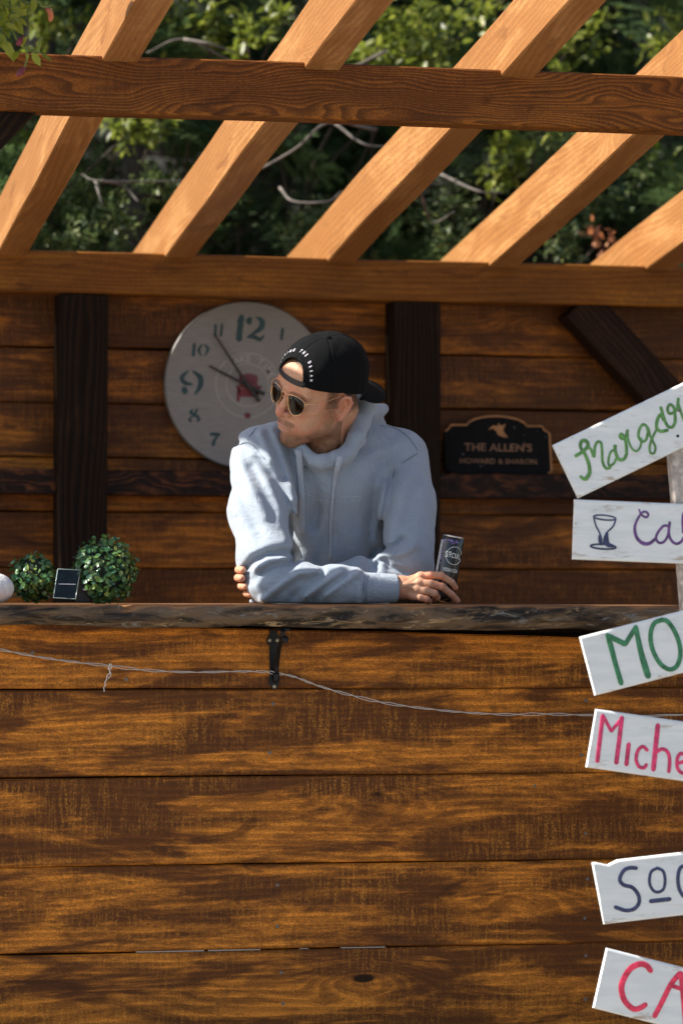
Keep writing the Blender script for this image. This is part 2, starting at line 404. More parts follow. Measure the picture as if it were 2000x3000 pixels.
# ---- string wire along the wall
SW = empty('string_wire', at(0, 1903, -.012), 'thin clear twisted wire sagging across the plank wall', 'wire')
wp = [(-120, 1885), (0, 1903), (100, 1922), (200, 1937), (315, 1950), (440, 1964), (560, 1969), (700, 1967), (775, 1968), (812, 1973), (860, 1982), (930, 2008), (1010, 2032), (1120, 2058), (1240, 2075), (1360, 2087), (1480, 2093), (1600, 2092), (1720, 2095), (1850, 2098), (2100, 2090)]
wq = spline([at(a, b, -.012 if abs(a - 812) > 60 else -.016) for a, b in wp], 14)
for ph, nm in ((0, 'strand'), (math.pi, 'strand')):
    pts = []
    for i, p in enumerate(wq):
        amp = .0016 + .0016 * max(0, math.sin(i * .11 + 1))
        th = i * .33 + ph
        pts.append(p + np.array([0, math.cos(th) * amp, math.sin(th) * amp + .0004 * math.sin(i * 1.3)]))
    MB().tube(pts, .00105, 6).build(nm, M['wire'], SW, smooth=True)
tie = MB()
tie.tube(spline([at(a, b, -.0175) for a, b in ((318, 1962), (322, 1946), (327, 1948), (327, 1956), (322, 1963), (322, 1972), (315, 1978), (313, 1990), (308, 2000), (310, 2007), (305, 2013), (306, 2026))]), .0011, 6)
tie.tube(spline([at(a, b, -.0175) for a, b in ((316, 1955), (320, 1962), (324, 1970), (325, 1979), (318, 1988))]), .0009, 6)
tie.build('wire_tie', M['wiretie'], SW, smooth=True)

# ---- timber frame: beams, rafters, posts
YB = 1.84
def beam(name, a, b, wdt, hgt, mat, parent, seed, side=None, ch=.004, n=24, wav=.0015):
    """A timber whose axis runs a -> b; hgt is measured along 'up' (perpendicular to the axis), wdt sideways."""
    a = np.asarray(a, float); b = np.asarray(b, float); L = np.linalg.norm(b - a); X = (b - a) / L
    upv = np.array([0, 0, 1.0]) if side is None else np.asarray(side, float)
    Yv = np.cross(upv, X); Yv /= np.linalg.norm(Yv); Zv = np.cross(X, Yv)
    r = np.random.default_rng(int(seed * 10)); ph = r.uniform(0, 6, 6)
    xs = np.linspace(0, L, n); V = []
    w2, h2 = wdt / 2, hgt / 2
    for i, x in enumerate(xs):
        dy = wav * math.sin(x * 2 + ph[0]) + wav * .5 * math.sin(x * 6 + ph[1]); dz = wav * math.sin(x * 2.3 + ph[2]) + wav * .5 * math.sin(x * 7 + ph[3])
        for (y, z) in ((-w2 + ch, -h2), (w2 - ch, -h2), (w2, -h2 + ch), (w2, h2 - ch), (w2 - ch, h2), (-w2 + ch, h2), (-w2, h2 - ch), (-w2, -h2 + ch)):
            V.append((x - L / 2, y + dy, z + dz))
    F = [(i * 8 + k, (i + 1) * 8 + k, (i + 1) * 8 + (k + 1) % 8, i * 8 + (k + 1) % 8) for i in range(n - 1) for k in range(8)]
    F = [f[::-1] for f in F] + [tuple(range(7, -1, -1))[::1], tuple((n - 1) * 8 + k for k in range(8))]
    me = mesh(name, V, F, mat); o = bpy.data.objects.new(name, me); COL.objects.link(o)
    c = (a + b) / 2; o.parent = parent; pc = c - wl(parent)
    o.matrix_local = Matrix(((X[0], Yv[0], Zv[0], pc[0]), (X[1], Yv[1], Zv[1], pc[1]), (X[2], Yv[2], Zv[2], pc[2]), (0, 0, 0, 1)))
    o['seed'] = float(seed); return o
FR = empty('pergola_frame', (0, 0, 0), 'timber pergola frame with sunlit sloping rafters over two long beams', 'pergola')
fb_t, fb_b = at(1000, 188, 0)[2], at(1000, 352, 0)[2]
beam('front_beam', (-2.3, .045, (fb_t + fb_b) / 2), (2.4, .045, (fb_t + fb_b) / 2), .09, fb_t - fb_b, M['beam'], FR, 5.3, n=50)
bb_t, bb_b = at(1000, 756, YB)[2], at(1000, 876, YB)[2]
beam('back_beam', (-2.3, YB + .06, (bb_t + bb_b) / 2), (2.4, YB + .06, (bb_t + bb_b) / 2), .12, bb_t - bb_b, M['plate'], FR, 8.8, n=50)
zf, zbk = 2.3556, 2.0615; slp = (zf - zbk) / YB; RW, RH = .086, .152
for i in range(8):
    X = -.0935 - .4838 * 2 + .4838 * i + RW / 2 + random.uniform(-.003, .003)
    cs = 1 / math.sqrt(1 + slp * slp); hz_ = RH / 2 / cs
    ya, yb_ = -1.05, YB + 1.25
    beam('rafter', (X, ya, zf - slp * ya + hz_), (X, yb_, zf - slp * yb_ + hz_), RW, RH, M['rafter'], FR, 20 + i * 1.7, n=40, wav=.002)
for px in (246.5, 1224):
    p = at(px, 1200, YB); x = p[0]
    beam('back_post', (x, YB + .065, .05), (x, YB + .065, bb_b - .003), .138, .126, M['char'], FR, 40 + px * .01, side=(0, 1, 0), wav=.001)
for x in (-2.02, 2.10):
    beam('back_post', (x, YB + .065, .05), (x, YB + .065, bb_b - .003), .138, .126, M['char'], FR, 50 + x, side=(0, 1, 0), wav=.001)
for x in (-1.12, 1.95):
    beam('front_post', (x, .115, 0), (x, .115, fb_b - .003), .12, .12, M['char'], FR, 60 + x, side=(0, 1, 0), wav=.001)
# knee brace under the front beam at the left, dark, and the brace on the back wall
p = at(75, 285, .10); q = at(-90, 450, .10)
beam('knee_brace', p + (p - q) * .12, q + (q - p) * 1.2, .09, .125, M['char'], FR, 71.3, side=(0, 1, 0))
p = at(1690, 896, YB + .06); q = at(1916, 1140, YB + .06)
bro = beam('wall_brace', p + (q - p) * -.02, q + (q - p) * .8, .118, .10, M['char'], FR, 74.1, side=(0, 1, 0))
bro.data.materials.clear(); bro.data.materials.append(wood('dark_brace', (.075, .032, .013), (.024, .011, .005), (.008, .004, .003), grain=.7, gfreq=30, lin=60, stain=.9, saw=.15, spec=.15, rough=.75))

# ---- back wall
YW = YB + .130
KW = empty('back_wall', (0, YW, 0), 'stained horizontal plank wall, darkened for shade, behind the man and clock', 'wall')
bs = [at(100, y, YW)[2] for y in (859, 1017, 1179, 1338, 1497, 1662)]
step = bs[4] - bs[5]
while bs[-1] > .25: bs.append(bs[-1] - step)
bs[0] = bs[1] + step * 1.15
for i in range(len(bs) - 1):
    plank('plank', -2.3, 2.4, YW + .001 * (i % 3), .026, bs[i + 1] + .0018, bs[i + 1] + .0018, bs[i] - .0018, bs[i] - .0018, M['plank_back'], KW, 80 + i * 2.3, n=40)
MB().box((-2.3, YW + .032, .1), (2.4, YW + .05, bs[0])).build('dark_backing', M['char'], KW, seed=3)
z0, z1 = at(400, 1452, YB + .07)[2], at(400, 1377, YB + .07)[2]
xp = [at(246.5, 1200, YB)[0], at(1224, 1200, YB)[0]]
for j, (a, b) in enumerate(((-1.95, xp[0] - .072), (xp[0] + .072, xp[1] - .072), (xp[1] + .072, 2.03))):
    beam('wall_rail', (a, YB + .088, (z0 + z1) / 2), (b, YB + .088, (z0 + z1) / 2), .076, z1 - z0, M['rail'], KW, 95.5 + j * 3.1)
tag(MB().box((-2.2, .07, .0), (2.3, YW - .005, .10)).build('deck_floor', M['floor'], origin=(0, 1, 0)), kind='structure')

# ================================================================ lettering helpers
def font_mesh(txt, bold=.0):
    cu = bpy.data.curves.new('t', 'FONT'); cu.body = txt; cu.size = 1; cu.resolution_u = 3; cu.offset = bold; cu.extrude = 0
    ob = bpy.data.objects.new('t', cu); COL.objects.link(ob)
    dg = bpy.context.evaluated_depsgraph_get(); me = bpy.data.meshes.new_from_object(ob.evaluated_get(dg))
    V = np.array([v.co[:] for v in me.vertices]) if len(me.vertices) else np.zeros((0, 3)); F = [tuple(p.vertices) for p in me.polygons]
    bpy.data.objects.remove(ob); bpy.data.curves.remove(cu); bpy.data.meshes.remove(me)
    return V, F
def ribbon(mb, pts, wpx, conv, nrm, th=.0007, closed=False):
    """A brush stroke: pts in photograph pixels, conv turns one into a point on the surface."""
    P = spline([np.array([*conv(p)]) for p in pts], 5) if len(pts) > 2 else [conv(p) for p in pts]
    ws = wpx if hasattr(wpx, '__len__') else [wpx] * len(pts)
    W = np.interp(np.linspace(0, 1, len(P)), np.linspace(0, 1, len(ws)), ws)
    # rounded ends
    t0 = P[0] - P[1]; t0 /= np.linalg.norm(t0) + 1e-9; t1 = P[-1] - P[-2]; t1 /= np.linalg.norm(t1) + 1e-9
    P = [P[0] + t0 * W[0] * .8] + list(P) + [P[-1] + t1 * W[-1] * .8]
    W = np.concatenate([[W[0] * .45], W, [W[-1] * .45]])
    mb.tube(P, W, 8, True, (nrm, th))

# ================================================================ SIGN POST
YS = -.62
SP = empty('sign_post', (at(2010, 2900, YS)[0] + .03, YS, 0), 'leaning post with six white hand painted drink boards at right', 'signpost')
NRM = np.array([0, -1.0, 0])
SN = np.array([-math.sin(math.radians(7)), -math.cos(math.radians(7)), 0]); SP0 = at(1850, 2000, YS)
def ats(px, py, off=0.0):
    d = c_f + (px - 1000) / FP * c_r - (py - 1500) / FP * c_u
    return c_o + d * (((SP0 + SN * off - c_o) @ SN) / (d @ SN))
a = ats(1957 + 52, 1338, -.038); b = ats(1993 + 52, 1760, -.038)
d = (a - b) / np.linalg.norm(a - b)
beam('post', b - d * (b[2] / d[2]) , a + d * .14, .085, .045, M['post_white'], SP, 33.0, side=tuple(-SN), wav=.001)
def board(TL, BL, TR, BR, seed, cut=None, label=None):
    tl, bl, tr, brr = (ats(*p) for p in (TL, BL, TR, BR))
    ux = (tr - tl) / np.linalg.norm(tr - tl); uy = (tl - bl); H = np.linalg.norm(uy); uy /= H
    L = .62; th = .012; c = .005
    prof = [(0, 0)]  # (inset, depth) of the rounded long edges
    nx = 26; xs = np.concatenate([[0, .002], np.linspace(.01, L, nx)]); V = []; ed = []
    ring = [(0, c), (c * .3, c * .3), (c, 0)]
    loop = [(v, dd) for v, dd in ring] + [(H * .25, -.0003), (H * .5, -.0005), (H * .75, -.0003)] + [(H - v, dd) for v, dd in ring[::-1]] + [(H, th), (0, th)]
    r_ = np.random.default_rng(int(seed * 10))
    for i, x in enumerate(xs):
        for (v, dd) in loop:
            ins = 0
            if cut and v > H * .6:     # broken corner
                ins = -cut * math.exp(-((x - .030) / .009) ** 2) * (v / H - .6) / .4
            xx = x + (r_.uniform(0, .0012) if i < 2 else 0) + (.0015 if i == 0 and dd < c * .5 else 0)
            V.append(bl + ux * xx + uy * (v + ins) - SN * (dd + (.002 if i == 0 and dd < .001 else 0))); ed.append(1.0 if (v < c * 1.2 or v > H - c * 1.2 or i < 2) else 0.0)
    m = len(loop)
    F = [(i * m + k, (i + 1) * m + k, (i + 1) * m + (k + 1) % m, i * m + (k + 1) % m) for i in range(len(xs) - 1) for k in range(m)]
    F += [tuple(range(m - 1, -1, -1))[::-1][::-1], tuple((len(xs) - 1) * m + k for k in range(m))]
    o = mk('sign_board', V, F, M['white'], SP, origin=bl, smooth=False, seed=seed)
    o.rotation_euler = (0, 0, 0); attr(o, 'edge', ed)
    if label: o['label'] = label
    return o, ux, uy
def zoomc(ox, oy, s): return lambda p: ats(ox + p[0] / s, oy + p[1] / s, .0012)
def letters(o, sets, conv, mat, name='lettering'):
    mb = MB()
    for pts, wz in sets: ribbon(mb, pts, wz, conv, SN)
    l = mb.build(name, mat, o, origin=wl(o)); return l
def K_(s, YS_=YS): return .5 / s / (FP / 7.93)     # zoom pixels of stroke width -> half width in metres
z6 = zoomc(1580, 1100, 3.564); k = K_(3.564)
o, _, _ = board((1617, 1305), (1692, 1460.5), (2000, 1121), (2000, 1319), 1.0, label='topmost white board, tilted up, green cursive lettering')
g6 = [([(375, 840), (440, 800), (500, 740), (490, 690), (450, 680), (425, 710), (430, 760), (470, 820), (510, 920), (520, 1010), (490, 1070), (460, 1080), (425, 1055)], [36 * k, 40 * k, 40 * k, 34 * k, 40 * k, 46 * k, 30 * k]),
      ([(490, 755), (530, 765), (565, 850), (575, 745), (605, 692), (640, 710), (650, 800), (655, 900), (690, 970), (735, 962)], 30 * k),
      ([(795, 735), (775, 775), (740, 800), (718, 870), (722, 940), (770, 920), (805, 850)], 26 * k), ([(780, 735), (795, 820), (830, 880), (880, 870), (905, 820)], 36 * k),
      ([(905, 820), (900, 720), (885, 650), (850, 612), (838, 640), (865, 662), (900, 635), (915, 575)], 34 * k), ([(915, 575), (922, 670), (960, 760), (1010, 790), (1050, 740), (1060, 660)], 24 * k),
      ([(1145, 600), (1120, 540), (1078, 512), (1040, 560), (1030, 640), (1070, 690), (1110, 665), (1130, 590)], 30 * k), ([(1118, 555), (1165, 660), (1205, 750), (1190, 812), (1150, 800), (1150, 720), (1180, 640), (1215, 570)], 26 * k),
      ([(1295, 470), (1262, 410), (1228, 460), (1218, 540), (1258, 583), (1330, 572)], 36 * k), ([(1263, 335), (1290, 430), (1330, 525), (1380, 540), (1410, 490), (1412, 420)], 34 * k),
      ([(1410, 420), (1400, 340), (1360, 303), (1333, 340), (1345, 392), (1385, 392), (1430, 345), (1445, 245)], 32 * k), ([(1445, 300), (1462, 350), (1500, 460), (1540, 520)], 28 * k)]
letters(o, g6, z6, M['green'])
MB().disc(z6((1452, 368)), SN, .0035, .001, 10).build('screw', M['screw'], o, origin=wl(o))
MB().disc(z6((1440, 632)) - SN * .0008, SN, .0035, .0006, 10).build('knot', M['iron'], o, origin=wl(o))
o, _, _ = board((1681.6, 1462.5), (1675.4, 1638.7), (2000, 1476), (2000, 1648.5), 2.0, label='white board with painted wine glass and purple lettering')
def ell(cx, cy, rx, ry, rot=0, n=16): return [(cx + rx * math.cos(t) * math.cos(rot) - ry * math.sin(t) * math.sin(rot), cy + rx * math.cos(t) * math.sin(rot) + ry * math.sin(t) * math.cos(rot)) for t in np.linspace(0, 2 * math.pi, n)]
letters(o, [(ell(677, 1484, 116, 24, .10), 17 * k), (ell(662, 1788, 132, 24, .06), 20 * k), ([(563, 1475), (582, 1560), (622, 1640), (642, 1700), (648, 1765)], 18 * k),
            ([(793, 1500), (765, 1575), (700, 1640), (672, 1700), (665, 1765)], 18 * k), ([(618, 1672), (625, 1720), (640, 1760)], [16 * k, 34 * k, 40 * k]), ([(700, 1648), (692, 1720), (712, 1765), (765, 1782)], [34 * k, 60 * k, 55 * k, 30 * k])], z6, M['navy'], 'glass_drawing')
letters(o, [([(1035, 1400), (1058, 1452), (1108, 1482), (1132, 1450), (1100, 1422), (1058, 1442), (1010, 1520), (990, 1600), (1010, 1690), (1070, 1750), (1140, 1755), (1205, 1708)], [16 * k, 24 * k, 24 * k, 24 * k, 34 * k, 40 * k, 34 * k])], z6, M['purple'])
letters(o, [([(1345, 1572), (1290, 1572), (1232, 1640), (1212, 1700), (1240, 1745), (1290, 1740), (1332, 1680), (1350, 1590)], 28 * k), ([(1355, 1535), (1345, 1640), (1370, 1720), (1430, 1758), (1497, 1705), (1540, 1560), (1520, 1430), (1492, 1480), (1497, 1640)], 30 * k)], z6, M['purple'])
z7 = zoomc(1640, 1760, 4.056); k = K_(4.056)
o, _, _ = board((1696.2, 1866.5), (1741.6, 2038.6), (2000, 1788.4), (2000, 1972), 3.0, label='white board tilted up with deep green capital lettering')
letters(o, [([(722, 980), (655, 750), (592, 510), (558, 405)], [64 * k, 62 * k, 68 * k, 50 * k]), ([(575, 420), (768, 515)], 66 * k), ([(775, 510), (895, 320)], 58 * k), ([(895, 310), (955, 600), (1000, 760), (1042, 895)], [56 * k, 70 * k, 80 * k, 76 * k]),
            ([(1215, 225), (1115, 270), (1072, 400), (1092, 570), (1180, 740), (1290, 815), (1380, 780), (1425, 650), (1410, 500), (1350, 350), (1270, 245), (1200, 225)], 56 * k)], z7, M['dgreen'])
o, _, _ = board((1744, 2076.8), (1716, 2248.2), (2000, 2113.8), (2000, 2293.8), 4.0, label='white board tilted down with raspberry mixed-case lettering')
letters(o, [([(440, 1905), (470, 1650), (505, 1365)], 52 * k), ([(510, 1370), (605, 1550)], 42 * k), ([(605, 1550), (735, 1395)], 42 * k), ([(730, 1390), (700, 1650), (665, 1925)], 56 * k), ([(812, 1705), (785, 1945)], 54 * k),
            ([(1030, 1775), (980, 1732), (922, 1780), (900, 1880), (930, 1965), (990, 1985), (1022, 1950)], 44 * k), ([(1158, 1480), (1135, 1700), (1105, 2005)], 60 * k), ([(1135, 1800), (1210, 1762), (1275, 1800), (1298, 1900), (1288, 2030)], 46 * k),
            ([(1400, 1930), (1490, 1900), (1500, 1850), (1430, 1815), (1388, 1880), (1392, 1990), (1450, 2048), (1530, 2025)], 44 * k)], z7, M['pink'])
z8 = zoomc(1680, 2400, 3.92); k = K_(3.92)
o, _, _ = board((1733, 2527.6), (1766.7, 2708.7), (2000, 2497), (2000, 2680.6), 5.0, cut=.011, label='chipped white board with navy lettering and underlined small letter')
letters(o, [([(715, 562), (640, 560), (570, 592), (525, 690), (570, 755), (670, 785), (738, 870), (745, 960), (690, 1030), (590, 1048), (475, 1010)], 46 * k),
            ([(960, 560), (885, 605), (866, 720), (900, 808), (960, 838), (1028, 800), (1045, 690), (1020, 595), (950, 560)], 36 * k), ([(880, 942), (1098, 918)], 50 * k), ([(1310, 520), (1220, 560), (1192, 680), (1215, 820), (1290, 910), (1360, 900)], 44 * k)], z8, M['navy'])
o, _, _ = board((1775.7, 2777.6), (1735.6, 2953.6), (2000, 2835), (2000, 3024), 6.0, label='lowest white board, tilted down, crimson capital lettering')
letters(o, [([(880, 1740), (830, 1680), (750, 1665), (645, 1720), (565, 1850), (545, 1960), (585, 2090), (680, 2178), (760, 2168), (820, 2130)], [64 * k, 70 * k, 70 * k, 66 * k, 60 * k]), ([(925, 2260), (1010, 2100), (1110, 1900), (1215, 1770)], 62 * k), ([(1225, 1770), (1250, 2000), (1280, 2360)], 60 * k), ([(1130, 1915), (1250, 1955)], 50 * k)], z8, M['red'])

# ================================================================ CLOCK
YC = YW - .03
CK = empty('wall_clock', at(725, 1128, YC), 'large round pale grey wall clock with teal stencil numerals', 'clock')
def clock_mat():
    g = G('clock_face'); v = g.coord(False); n = g.noise(g.scl(v, 20, 20, 220), 1, 4, .6)
    sp = g.mr(g.noise(v, 90, 2, .7), .70, .78)
    c = g.mix(g.mr(n, .3, .7), (.205, .192, .182), (.25, .238, .225)); c = g.mix(g.m('MULTIPLY', sp, .4), c, (.45, .45, .44))
    return g.fin(c, .55)
cc = at(725, 1128, YC); rc = .2445
mb = MB(); mb.tube([cc + np.array([0, .026, 0]), cc + np.array([0, .003, 0]), cc], [rc, rc, rc - .003], 96)
mb.build('face', clock_mat(), CK, smooth=False)
zc = lambda p: at(460 + p[0] / 3.267, 860 + p[1] / 3.267, YC - .0008); k = .5 / 3.267 / (FP / 10.4)
teal = plain('teal_ink', (.012, .050, .055), .5, nz=.3)
nums = [([(808, 225), (795, 330), (782, 438)], 46), ([(775, 262), (800, 235)], 18), ([(766, 438), (812, 440)], 12), ([(892, 238), (880, 262), (885, 280)], [30, 50, 36]), ([(955, 228), (1002, 262), (998, 320), (940, 372), (868, 412)], [14, 44, 46, 26, 10]), ([(866, 418), (935, 418), (985, 440), (1022, 400)], [12, 34, 30, 12]),
        ([(1202, 338), (1190, 436)], 22), ([(562, 300), (556, 405)], 20), ([(622, 295), (612, 402)], 20), ([(358, 485), (348, 592)], 24), ([(432, 486), (402, 540), (425, 596)], [10, 24, 10]), ([(455, 486), (488, 530), (458, 596)], [10, 26, 10]),
        ([(298, 742), (240, 800), (268, 855), (335, 868)], [14, 34, 34, 14]), ([(345, 742), (412, 800), (416, 880), (366, 962)], [14, 42, 40, 14]), ([(262, 915), (268, 940)], 46),
        ([(340, 1112), (322, 1140), (380, 1172), (402, 1205), (385, 1222)], [14, 22, 26, 22, 12]), ([(382, 1112), (352, 1162), (312, 1200), (322, 1222)], [22, 12, 16, 22]), ([(518, 1345), (592, 1348)], 26), ([(590, 1352), (552, 1400), (538, 1446)], [10, 22, 30])]
for idx in ((0, 1, 2, 3, 4, 5), (6,), (7, 8), (9, 10, 11), (12, 13, 14), (15, 16), (17, 18)):
    mb = MB()
    for j in idx:
        pts, wz = nums[j]; ww = [x * k for x in wz] if hasattr(wz, '__len__') else wz * k
        ribbon(mb, pts, np.array(ww) * 1.25, zc, NRM, .0005)
    mb.build('numeral', teal, CK)
for (s, ang, sz) in (('2', 60, .06), ('3', 90, .09), ('4', 120, .055), ('5', 150, .055), ('6', 180, .09)):
    V, F = font_mesh(s, .03); V = V - V.mean(0); c3 = cc + np.array([math.sin(math.radians(ang)), 0, math.cos(math.radians(ang))]) * .185
    mk('numeral', [c3 + np.array([v[0] * sz, -.0012, v[1] * sz]) for v in V], F, teal, CK)
pale_ink = plain('pale_ink', (.36, .345, .32), .6); mb = MB()
for R in (.0945, .0625):
    mb.tube([cc + np.array([math.cos(t) * R, -.0008, math.sin(t) * R]) for t in np.linspace(0, 2 * math.pi, 60)], .0016, 6, False, (NRM, .0004))
txt = 'LAKE TIME'
for i, ch in enumerate(txt):
    if ch == ' ': continue
    V, F = font_mesh(ch, .02); V = V - [V[:, 0].mean(), .36, 0]; th = math.radians(128 - i * 13.5); R = .0785
    er = np.array([math.cos(th), 0, math.sin(th)]); et = np.array([math.sin(th), 0, -math.cos(th)])
    mb.add([cc + er * R + et * v[0] * .03 + er * v[1] * .03 + np.array([0, -.0009, 0]) for v in V], F)
mb.build('ring_print', pale_ink, CK)
maroon = plain('faded_red_ink', (.15, .020, .026), .6, nz=.2); mb = MB()
def zpoly(mb, pts, off=-.0006): mb.prism([zc(p) for p in pts][::-1], (0, off, 0))
for i in range(6):   # slatted garden chair print
    x = 790 + i * 29; zpoly(mb, [(x, 880), (x - 4 + i, 790 - 24 * math.sin((i + .5) / 6 * 3.14)), (x + 24 - 4 + i, 790 - 24 * math.sin((i + .5) / 6 * 3.14)), (x + 25, 880)])
zpoly(mb, [(755, 880), (1005, 885), (995, 908), (760, 905)]); zpoly(mb, [(772, 912), (985, 912), (955, 990), (790, 988)]); zpoly(mb, [(766, 905), (795, 905), (788, 1032), (762, 1032)]); zpoly(mb, [(948, 905), (975, 905), (968, 1030), (945, 1030)])
lf = [(865, 1128), (874, 1148), (893, 1142), (888, 1162), (906, 1172), (886, 1184), (888, 1194), (868, 1190), (866, 1204), (862, 1190), (842, 1194), (844, 1184), (826, 1172), (842, 1162), (838, 1142), (857, 1148)]
mb.build('chair_print', maroon, CK); mb = MB(); zpoly(mb, lf); mb.build('leaf_print', maroon, CK)
black = plain('black_hand', (.008, .010, .008), .35)
zh = lambda p, e: at(460 + p[0] / 3.267, 860 + p[1] / 3.267, YC - e)
mb = MB(); mb.tube([zh((545, 378), .012), zh((850, 850), .012), zh((985, 1035), .012)], [.0028, .0042, .0052], 6, True, (NRM, .001)); mb.build('minute_hand', black, CK)
mb = MB(); mb.tube([zh((500, 692), .008), zh((865, 880), .008), zh((1030, 962), .008)], [.003, .0042, .0052], 6, True, (NRM, .001)); mb.build('hour_hand', black, CK)
MB().disc(zh((866, 882), 0), (0, -1, 0), .007, .014, 16).build('hub', black, CK)

# ================================================================ NAME PLAQUE
YP = YB + .065
zp = lambda p, e=0: at(1280 + p[0] / 4.3556, 1200 + p[1] / 4.3556, YP - e)
PQ = empty('name_plaque', zp((770, 865)), 'black shaped name plaque with gold border standing on the wall rail', 'plaque')
arc = [(370, 190), (400, 152), (470, 115), (560, 92), (660, 78), (740, 75), (840, 80), (940, 96), (1040, 122), (1110, 160), (1150, 205)]
outl = [(90, 270), (130, 245), (170, 190)] + arc + [(1340, 205), (1370, 255), (1440, 300), (1465, 790), (1420, 820), (1385, 872), (200, 872), (165, 800), (110, 765)]
MB().prism([zp(p) for p in outl], (0, .016, 0)).build('panel', plain('black_enamel', (.004, .0045, .005), .75, 0, .15, nz=.4), PQ)
gold = plain('dull_gold', (.36, .155, .05), .45, .1, nz=.25); mb = MB()
ins = lambda p: (p[0] + (770 - p[0]) * .012, p[1] + (480 - p[1]) * .02)
mb.tube([zp(ins(p), .001) for p in outl + outl[:1]][:-5], .0028, 6, True, (NRM, .0008)); mb.build('border', gold, PQ)
mb = MB(); mb.prism([zp(p, .001) for p in [(650, 262), (690, 215), (720, 203), (768, 212), (782, 168), (800, 205), (835, 200), (876, 182), (845, 245), (842, 275), (905, 360), (850, 350), (800, 335), (770, 318), (752, 272), (700, 240)]], (0, -.0006, 0)); mb.build('bird_emblem', gold, PQ)
gold2 = plain('faded_gold', (.20, .095, .045), .5, nz=.3); mb = MB()
for s, x0_, x1_, yb_, h in (("THE ALLEN'S", 345, 1210, 522, 100), ('HOWARD & SHARON', 290, 1265, 682, 64)):
    V, F = font_mesh(s, .012); V[:, 0] = (V[:, 0] - V[:, 0].min()) / (V[:, 0].max() - V[:, 0].min()); V[:, 1] = (V[:, 1]) / (V[:, 1].max())
    mb.add([zp((x0_ + v[0] * (x1_ - x0_), yb_ + 14 * v[0] - v[1] * h), .0012) for v in V], F)
mb.build('lettering', gold2, PQ)
mb = MB()
for (x, y, r_) in ((985, 228, 24), (1105, 322, 14), (1275, 275, 16), (1375, 350, 14), (1108, 418, 16), (328, 565, 24), (685, 648, 20), (555, 725, 22), (600, 712, 14)):
    q = zp((x, y), .0012); mb.prism([q + np.array([math.cos(t) * r_, 0, math.sin(t) * r_ * .9]) * .5 / 4.3556 / 1010 * (1 + .3 * math.sin(3 * t + x)) for t in np.linspace(0, 2 * math.pi, 12)[:-1]], (0, -.0004, 0))
tag(mb.build('pale_spots', plain('pale_spot', (.11, .12, .13), .8), PQ), kind='stuff')
#PART2
# ================================================================ implicit surfaces
def smin(a, b, k):
    h = np.clip(.5 + .5 * (b - a) / k, 0, 1); return b * (1 - h) + a * h - k * h * (1 - h)
def smax(a, b, k): return -smin(-a, -b, k)
def sph(p, c, r): return np.linalg.norm(p - np.asarray(c), axis=1) - r
def elp(p, c, r, R=None):
    q = p - np.asarray(c)
    if R is not None: q = q @ R
    r = np.asarray(r); k0 = np.linalg.norm(q / r, axis=1); k1 = np.linalg.norm(q / (r * r), axis=1) + 1e-9
    return k0 * (k0 - 1) / k1
def con(p, a, b, ra, rb):
    a = np.asarray(a, float); b = np.asarray(b, float); ba = b - a; pa = p - a
    t = np.clip((pa @ ba) / (ba @ ba + 1e-12), 0, 1)
    return np.linalg.norm(pa - t[:, None] * ba, axis=1) - (ra + (rb - ra) * t)
def chain(p, pts, rs, k=.003):
    d = None
    for i in range(len(pts) - 1):
        e = con(p, pts[i], pts[i + 1], rs[i], rs[i + 1]); d = e if d is None else smin(d, e, k)
    return d
